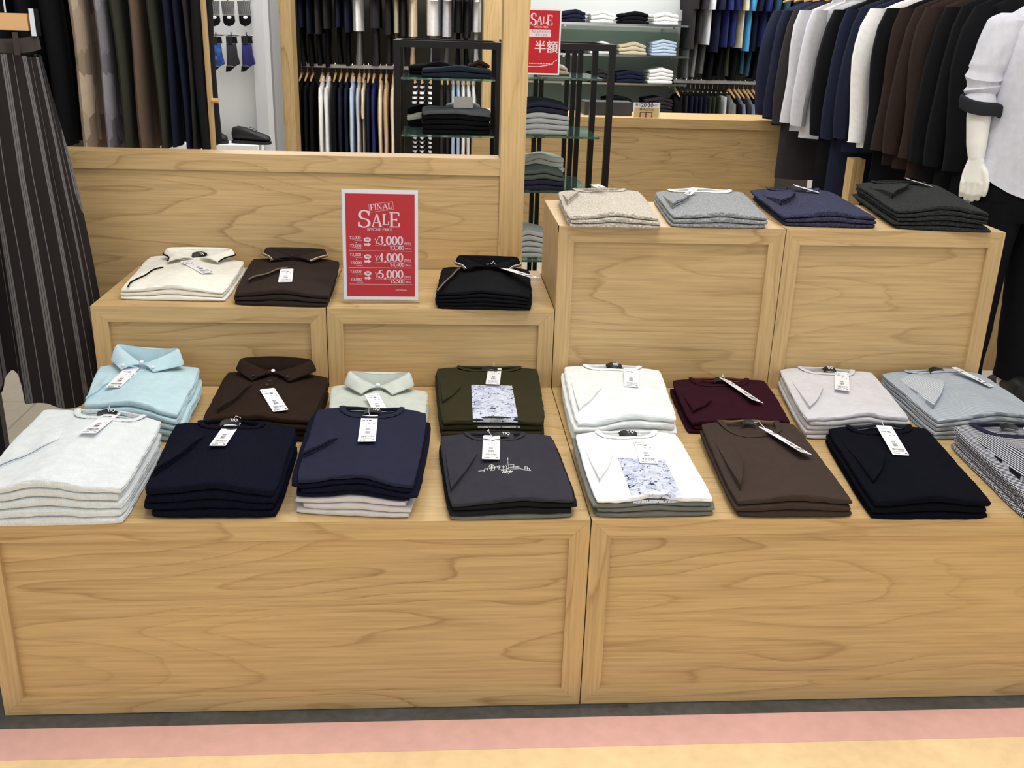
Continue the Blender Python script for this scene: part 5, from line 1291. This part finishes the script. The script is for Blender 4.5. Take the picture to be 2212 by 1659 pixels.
def pleat(cx, w, y, d, z, n, ph, amp, k):
    R_ = []
    for i in range(n):
        a = 2*pi*i/n; f = amp*(sin(k*a+ph)+.5*sin((k*1.7)*a+ph*1.7+z*3))
        R_.append(Vector((cx+w*cos(a), y+d*sin(a)*(1+f*.6)+f*d*.45, z+.006*sin(3*a+ph))))
    return R_
NR = 72
rr = []
for i in range(26):
    f = i/25; z = 1.266-f*.93
    w = .192+.075*f+.012*sin(f*3.1); d = .030+.045*min(1, f*3)+.012*f; am = .05+.5*min(1, f*3.5); pin = sstep(.18, .5, f)*.93
    R_ = []
    for k in range(144):
        a = 2*pi*k/144; ca, sa = cos(a), sin(a)
        fo = am*(sin(8*a+1.2+f*.8)+.5*sin(13*a+2.5-f*1.5)+.3*sin(21*a+f*2))
        yy = d*sa*(1-pin*exp(-(ca/.20)**2))*(1+fo*.5)+fo*d*.40
        zz = z+.004*sin(5*a)+(sstep(.9, 1, f))*(.10*exp(-(ca/.10)**2)+.012*sin(9*a))
        R_.append(Vector((-1.51+w*ca+.006*am*sin(17*a+f*2), PY+yy, zz)))
    rr.append(R_)
uvloft(rr, 'trouser_legs', SM, st_root, 0, 2)
wb = [pleat(-1.51, w, PY, d, z, NR, 1.0, .02, 7) for z, w, d in ((1.312, .186, .022), (1.312, .192, .029), (1.278, .195, .033), (1.276, .190, .028))]
o = uvloft(wb, 'waistband', plain('dark_waistband', (58, 52, 50), rough=.9), st_root)
for xx in (-1.36, -1.45, -1.60): _sub(MB().box(xx-.006, PY-.040, 1.268, xx+.006, PY-.034, 1.322), 'belt_loop', plain('dark_waistband', (58, 52, 50)), st_root, smooth=False)
t = thing('clothes_hanger', (-1.5, PY, 1.36), 'wooden clamp hanger holding the striped trousers', 'hanger')
_sub(MB().box(-1.66, PY-.012, 1.326, -1.335, PY+.012, 1.366), 'wooden_bar', WOODH, t, smooth=False)
for xx in (-1.322, -1.675): _sub(MB().box(xx-.006, PY-.016, 1.3135, xx+.006, PY+.016, 1.378), 'metal_clip', CHROME, t, smooth=False)
_sub(MB().tube([(-1.39, PY, 1.367), (-1.39, PY, 1.43), (-1.40, PY, 1.52), (-1.41, PY+.02, 1.62), (-1.42, PY+.10, 1.690), (-1.43, PY+.17, 1.680)], .0025, 6), 'hook', CHROME, t)
t = thing('garment_stand', (-1.64, PY+.17, 0), 'black metal garment stand behind the striped trousers', 'stand')
xx = aty(3, 950, PY+.17).x
_sub(bar(MB(), (xx, PY+.17, .025), (xx, PY+.17, 1.66), .03), 'pole', BLACKM, t, smooth=False)
_sub(bar(MB(), (xx, PY+.17, 1.66), (xx+.26, PY+.17, 1.66), .025), 'arm', BLACKM, t, smooth=False)
_sub(MB().box(xx-.16, PY+.03, .001, xx+.10, PY+.21, .009), 'base_plate', BLACKM, t, smooth=False)

# ================================================================ COUNTER ITEMS
p0, p1 = aty(1262, 252, 4.6), aty(1364, 252, 4.6)
o = MB().box(p0.x, 4.60, .8465, p1.x, 4.78, .925).build('storage_box', plain('box_dark_grey', (52, 54, 58), rough=.6), None, smooth=False); tag(o, 'long dark grey box on the far counter behind the black rack', 'box')
c0, c1, c2 = aty(1367, 254, 4.5), aty(1424, 254, 4.5), aty(1424, 223, 4.5)
t = thing('counter_card', ((c0.x+c1.x)/2, 4.5, .8465), 'white and tan card reading 20 30 standing on the far counter', 'card')
z0 = .847; z1 = c2.z
_sub(MB().box(c0.x, 4.5, z0, c1.x, 4.506, z1), 'card', SWH, t, smooth=False)
_sub(MB().box(c0.x+.006, 4.4985, z0, c1.x-.006, 4.4995, z0+(z1-z0)*.68), 'tan_panel', plain('card_tan', (214, 190, 140)), t, smooth=False)
mb = MB(); cxm = (c0.x+c1.x)/2; w_ = c1.x-c0.x
put_text(mb, '毎月', .020, (cxm-w_*.32, 4.4992, z0+(z1-z0)*.84), (1, 0, 0), (0, 0, 1)); put_text(mb, '20', .034, (cxm-w_*.12, 4.4992, z0+(z1-z0)*.84), (1, 0, 0), (0, 0, 1), bold=.0008); put_text(mb, '日', .018, (cxm+w_*.0, 4.4992, z0+(z1-z0)*.84), (1, 0, 0), (0, 0, 1))
put_text(mb, '30', .034, (cxm+w_*.14, 4.4992, z0+(z1-z0)*.84), (1, 0, 0), (0, 0, 1), bold=.0008); put_text(mb, '日は', .018, (cxm+w_*.34, 4.4992, z0+(z1-z0)*.84), (1, 0, 0), (0, 0, 1))
put_text(mb, '専門店では', .018, (cxm, 4.4978, z0+(z1-z0)*.52), (1, 0, 0), (0, 0, 1)); _sub(mb, 'card_lettering', TAGD, t, smooth=False)
_sub(MB().box(cxm-w_*.25, 4.4965, z0+.001, cxm+w_*.22, 4.4984, z0+(z1-z0)*.36), 'card_picture', plain('card_maroon', (92, 40, 40)), t, smooth=False)
_sub(MB().box(cxm-w_*.22, 4.4955, z0+.001, cxm-w_*.04, 4.4964, z0+(z1-z0)*.32).box(cxm+w_*.0, 4.4955, z0+.001, cxm+w_*.19, 4.4964, z0+(z1-z0)*.32), 'picture_inset', plain('card_buff', (206, 176, 140)), t, smooth=False)

# ================================================================ RIGHT SIDE: receding rail with shirts and coats
RX, RZ = 1.905, 1.635
t = thing('clothes_rail', (RX, 3.2, RZ), 'long metal rail on the right running away from the viewer', 'rail')
_sub(MB().tube([(RX, 1.86, RZ+.012), (RX, 4.7, RZ+.012)], .012, 8), 'rail_bar', CHROME, t)
for y in (1.87, 4.69): _sub(MB().tube([(RX+.0, y, RZ+.025), (RX, y, 2.999)], .010, 8), 'rail_drop', CHROME, t)
rg = [(1642, 'navy', 'j', .62), (1664, 'navy', 's', .64), (1684, 'charcoal', 'c', .93), (1702, 'palegrey', 's', .64), (1726, 'palegrey', 's', .66), (1768, 'black', 'c', 1.02), (1796, 'navy', 'c', 1.04), (1822, 'navy', 's', .66), (1848, 'white', 's', .62), (1886, 'black', 'c', .98), (1912, 'brown', 's', .66), (1938, 'brown', 's', .66), (1968, 'brown', 's', .68), (2000, 'black', 's', .7), (2034, 'black', 's', .7), (2066, 'black', 's', .7)]
YS = [atx(p[0], 200, 1.655).y for p in rg]
GP = gaps(YS, .40, lo=.012, hi=.075)
KW = {'j': 'jacket', 's': 'long-sleeve shirt', 'c': 'long coat'}
for i, (px, c, k, L) in enumerate(rg):
    y = YS[i]; o_ = ORD[len(rg)-1-i]; lab_ = f'{W_(c)} {KW[k]} on the right receding rail, {o_} from the mannequin'
    top_garment(None, 'hanging_'+{'j': 'jacket', 's': 'shirt', 'c': 'coat'}[k], lab_, {'j': 'jacket', 's': 'shirt', 'c': 'coat'}[k], 'garments on the right receding rail', (RX, y, RZ-.01), rail='y', length=L+.06, width=.212, thick=GP[i], sleeve=.60 if k != 'c' else .62,
                m=cm('fine_'+c, C_[c]), rnd=R, collar=True)
    hanger((RX, y, RZ+.020), f'hanger of the {W_(c)} {KW[k]}, {o_} from the mannequin', 'hangers on the right receding rail', rail='y', span=.17)
# oak rack leg, low oak plinth, white wall section behind
o = MB().box(1.70, 3.02, 0, 1.76, 3.10, .80).build('oak_upright', OAKV, None, smooth=False); tag(o, 'short oak upright under the white shirt on the right rail', 'upright')
o = MB().box(2.30, 1.9, 0, 2.36, 5.2, 2.95).build('wall_section_right', plain('wall_white', (206, 206, 202), rough=.8), None, smooth=False); o['kind'] = 'structure'
t = thing('low_plinth', (2.05, 2.2, 0), 'low oak plinth standing behind the mannequin', 'plinth')
_sub(MB().box(1.86, 2.20, 0, 2.28, 2.60, .42), 'body', OAKV, t, smooth=False); _sub(MB().box(1.855, 2.195, .4205, 2.285, 2.605, .44), 'top_board', OAKH, t, smooth=False)

# ================================================================ MANNEQUIN
MX, MY, MB0 = 1.74, 1.62, .10
o = MB().box(1.50, 1.36, 0, 2.12, 1.92, MB0).build('display_platform', plain('base_cream', (226, 220, 204), rough=.5), None, smooth=False); tag(o, 'low cream platform under the mannequin', 'platform')
mq = thing('mannequin', (MX, MY, MB0), 'white mannequin in rolled-sleeve pale grey shirt and black trousers at right edge', 'mannequin')
def limb(mb, pts, n=16, flat=1.0, X=(1, 0, 0)):
    """pts: (x, y, z, r) chain -> rings across the chain"""
    R_ = []
    P = [Vector(p[:3]) for p in pts]
    for i, p in enumerate(P):
        d = (P[min(i+1, len(P)-1)]-P[max(i-1, 0)]).normalized()
        X = Vector(X); a = X-d*d.dot(X)
        a = a.normalized() if a.length > .2 else Vector((0, 1, 0)); b = d.cross(a)
        r = pts[i][3]; f = pts[i][4] if len(pts[i]) > 4 else flat
        R_.append([p+a*(r*cos(2*pi*k/n))+b*(r*f*sin(2*pi*k/n)) for k in range(n)])
    # rounded ends
    e0 = [c+(P[0]-c)*.6+(P[0]-P[1]).normalized()*pts[0][3]*.4 for c in R_[0]]; e1 = [c+(P[-1]-c)*.6+(P[-1]-P[-2]).normalized()*pts[-1][3]*.55 for c in R_[-1]]
    return mb.loft([e0]+R_+[e1])
bd = MB()
limb(bd, [(MX, MY, .86, .10, .7), (MX, MY, .98, .125, .68), (MX, MY, 1.10, .128, .68), (MX, MY, 1.28, .155, .66), (MX, MY, 1.40, .165, .55), (MX, MY, 1.47, .10, .6), (MX, MY+.01, 1.50, .055, .95), (MX, MY+.005, 1.56, .052)], 24)
limb(bd, [(MX, MY+.01, 1.56, .045, 1.1), (MX, MY-.01, 1.60, .062, 1.2), (MX, MY-.005, 1.66, .076, 1.22), (MX, MY, 1.72, .078, 1.2), (MX, MY+.005, 1.77, .062, 1.2), (MX, MY+.005, 1.79, .030, 1.2)], 20)
limb(bd, [(MX, MY-.085, 1.69, .011), (MX, MY-.108, 1.655, .014), (MX, MY-.09, 1.645, .010)], 8)   # nose
for s_ in (-1, 1):
    limb(bd, [(MX+s_*.077, MY+.0, 1.69, .012), (MX+s_*.082, MY+.008, 1.67, .014), (MX+s_*.075, MY, 1.645, .008)], 8)
    limb(bd, [(MX+s_*.075, MY, .90, .060), (MX+s_*.085, MY, .70, .062), (MX+s_*.09, MY, .55, .056), (MX+s_*.09, MY+.01, .40, .055), (MX+s_*.09, MY+.01, .20, .036), (MX+s_*.09, MY+.005, .145, .034)])
    limb(bd, [(MX+s_*.09, MY+.03, .135, .03), (MX+s_*.09, MY-.06, .132, .032, .7), (MX+s_*.09, MY-.12, .125, .028, .6)], 12)
    q = -1 if s_ < 0 else 1
    ax = lambda x: MX+s_*(MX-x)
    wx_, wy_ = 1.534, MY-.026
    def hd(dx, dy, z): return (ax(wx_+.88*dx+.48*dy), wy_-.48*dx+.88*dy, z)
    HX = (-s_*.88*-1 if False else (.88 if s_ < 0 else -.88), -.48, 0)
    limb(bd, [(ax(1.575), MY, 1.42, .050), (ax(1.545), MY, 1.34, .046), (ax(1.525), MY, 1.20, .040), (ax(1.524), MY-.010, 1.12, .039), (ax(1.530), MY-.018, 1.03, .033), (ax(1.534), MY-.024, .985, .026, .95)])
    limb(bd, [hd(0, 0, .985)+(.0255, .85), hd(0, 0, .962)+(.031, .62), hd(.001, -.001, .935)+(.038, .42), hd(.001, -.002, .905)+(.0385, .38)], X=HX)
    for dx, ln, fr_ in ((-.030, .80, .0078), (-.0105, .95, .0086), (.0095, 1.0, .0088), (.029, .92, .0086)):
        limb(bd, [hd(dx, 0, .930)+(fr_*.9,), hd(dx, -.006, .902)+(fr_*1.1,), hd(dx*.98, -.002, .900-.036*ln)+(fr_,), hd(dx*.95, .014, .900-.058*ln)+(fr_*.93,), hd(dx*.93, .026, .900-.058*ln)+(fr_*.85,), hd(dx*.93, .030, .900-.044*ln)+(fr_*.8,)], 10, X=HX)
    limb(bd, [hd(.018, -.002, .962)+(.013,), hd(.036, -.006, .938)+(.0125,), hd(.045, -.010, .908)+(.0108,), hd(.046, -.008, .878)+(.0094,), hd(.044, -.002, .862)+(.0080,)], 10, X=HX)
w = parent_world(mq); bd.v = [(p[0]-w.x, p[1]-w.y, p[2]-w.z) for p in bd.v]
tmp = bd.build('tmpbody', plain('mannequin_white', (240, 240, 234), rough=.35), None)
md = tmp.modifiers.new('r', 'REMESH'); md.mode = 'VOXEL'; md.voxel_size = .0034; md.use_smooth_shade = True
md = tmp.modifiers.new('s', 'SMOOTH'); md.factor = .5; md.iterations = 3
dg = bpy.context.evaluated_depsgraph_get(); me = bpy.data.meshes.new_from_object(tmp.evaluated_get(dg)); mm_ = tmp.data.materials[0]
bpy.data.objects.remove(tmp); me.materials.clear(); me.materials.append(mm_)
body = bpy.data.objects.new('body', me); COL.objects.link(body); body.parent = mq
for p in me.polygons: p.use_smooth = True
SHIRT = fabric('mannequin_shirt_grey', (206, 208, 218), 'plain')
def cloth_ring(cx, cy, z, rx, ry, n, amp, ph, tz=0., zf=None):
    R_ = []
    for k in range(n):
        a = 2*pi*k/n; ca, sa = cos(a), sin(a)
        nn = noise.noise(Vector((ca*2.2+ph, sa*2.2, z*7)))+.5*noise.noise(Vector((ca*5+ph, sa*5, z*16)))
        f = 1+amp*nn; R_.append(Vector((cx+rx*ca*f, cy+ry*sa*f, z+tz*ca+(zf(ca, sa) if zf else 0))))
    return R_
n = 64; hemf = lambda ca, sa: -.045*(abs(sa)**1.5)+.03*abs(ca)**3
rr = [cloth_ring(MX, MY, z, rx, ry, n, am, 3., zf=(lambda ca, sa, q=q: hemf(ca, sa)*q)) for z, rx, ry, am, q in
      ((.905, .185, .130, .10, 1.), (.93, .182, .128, .12, .9), (.98, .175, .124, .14, .6), (1.05, .166, .120, .14, .3), (1.13, .166, .122, .12, .1), (1.22, .176, .128, .09, 0), (1.32, .186, .130, .06, 0), (1.40, .188, .118, .04, 0), (1.45, .165, .095, .03, 0), (1.487, .105, .075, .02, 0), (1.505, .065, .066, .01, 0))]
w = parent_world(mq)
mb = MB().loft(rr, False); mb.v = [(p[0]-w.x, p[1]-w.y, p[2]-w.z) for p in mb.v]
sh = mb.build('shirt', SHIRT, None, angle=70); sh.parent = mq
mb = MB(); 
mb.loft([cloth_ring(MX, MY, z, r1, r2, 40, .02, 1., tz=0, zf=lambda ca, sa: .012*sa) for z, r1, r2 in ((1.492, .062, .066), (1.535, .058, .062), (1.545, .064, .068), (1.505, .085, .088), (1.495, .080, .083))], False)
_sub(mb, 'shirt_collar', SHIRT, sh)
for s_ in (-1, 1):
    X_ = lambda x: MX+s_*(MX-x)
    rr = []
    for i in range(26):
        f = i/25; z = 1.455-f*.285; cx = 1.575-.055*min(1, f*1.4)
        bunch = .0055*sin(f*46)*sstep(.5, .75, f)
        r = .060+.006*sin(f*5)-.004*f+bunch
        if i == 0: r = .03
        if i == 1: r = .052
        rr.append([Vector((X_(cx+(r*cos(2*pi*k/36))*(1+.10*noise.noise(Vector((cos(2*pi*k/36)*2, sin(2*pi*k/36)*2, z*14))))), MY-.006*f+r*1.0*sin(2*pi*k/36)*(1+.10*noise.noise(Vector((cos(2*pi*k/36)*2, sin(2*pi*k/36)*2+5, z*14)))), z+.010*sin(2*pi*k/36+i*.7)*sstep(.5, .75, f))) for k in range(36)])
    _sub(MB().loft(rr, False), 'shirt_sleeve', SHIRT, sh)
    rr = []
    for dz, r in ((.004, .056), (.014, .064), (.008, .073), (-.012, .074), (-.030, .070), (-.028, .060), (-.008, .054)):
        rr.append([Vector((X_(1.524+r*cos(2*pi*k/36)), MY-.010+r*.86*sin(2*pi*k/36), 1.160+dz-.018*cos(2*pi*k/36)-.008*sin(4*pi*k/36))) for k in range(36)])
    _sub(MB().loft(rr, False), 'rolled_cuff', fabric('cuff_dark', (44, 46, 50), 'plain'), sh)
PANT = fabric('mannequin_trousers_black', (22, 22, 25), 'plain')
hp = MB().loft([cloth_ring(MX, MY, z, rx, ry, 48, .02, 2.) for z, rx, ry in ((.985, .150, .108), (.94, .158, .115), (.88, .166, .120), (.82, .165, .118), (.775, .150, .100))], False)
tr_ = _sub(hp, 'trousers', PANT, mq)
for s_ in (-1, 1):
    rr = []
    for i in range(18):
        f = i/17; z = .84-f*.655; c = MX+s_*(.083+.010*f); rx = .086-.030*f+.006*sin(f*40)*sstep(.8, 1, f)
        rr.append(cloth_ring(c, MY+.006*sin(f*5), z, rx, rx*1.12, 32, .07, s_*3+1.))
    _sub(MB().loft(rr, False), 'trouser_leg', PANT, tr_)
for s_ in (-1, 1):
    q = shoe('sneaker', (0, 0, 0), 0, None, None, m=SHM, sole=SHM)
    q.name = 'shoe'
    if 'category' in q: del q['category']
    q.parent = mq; q.location = (s_*.093, -.02, .001); q.rotation_euler = (0, 0, radians(180+s_*-8))
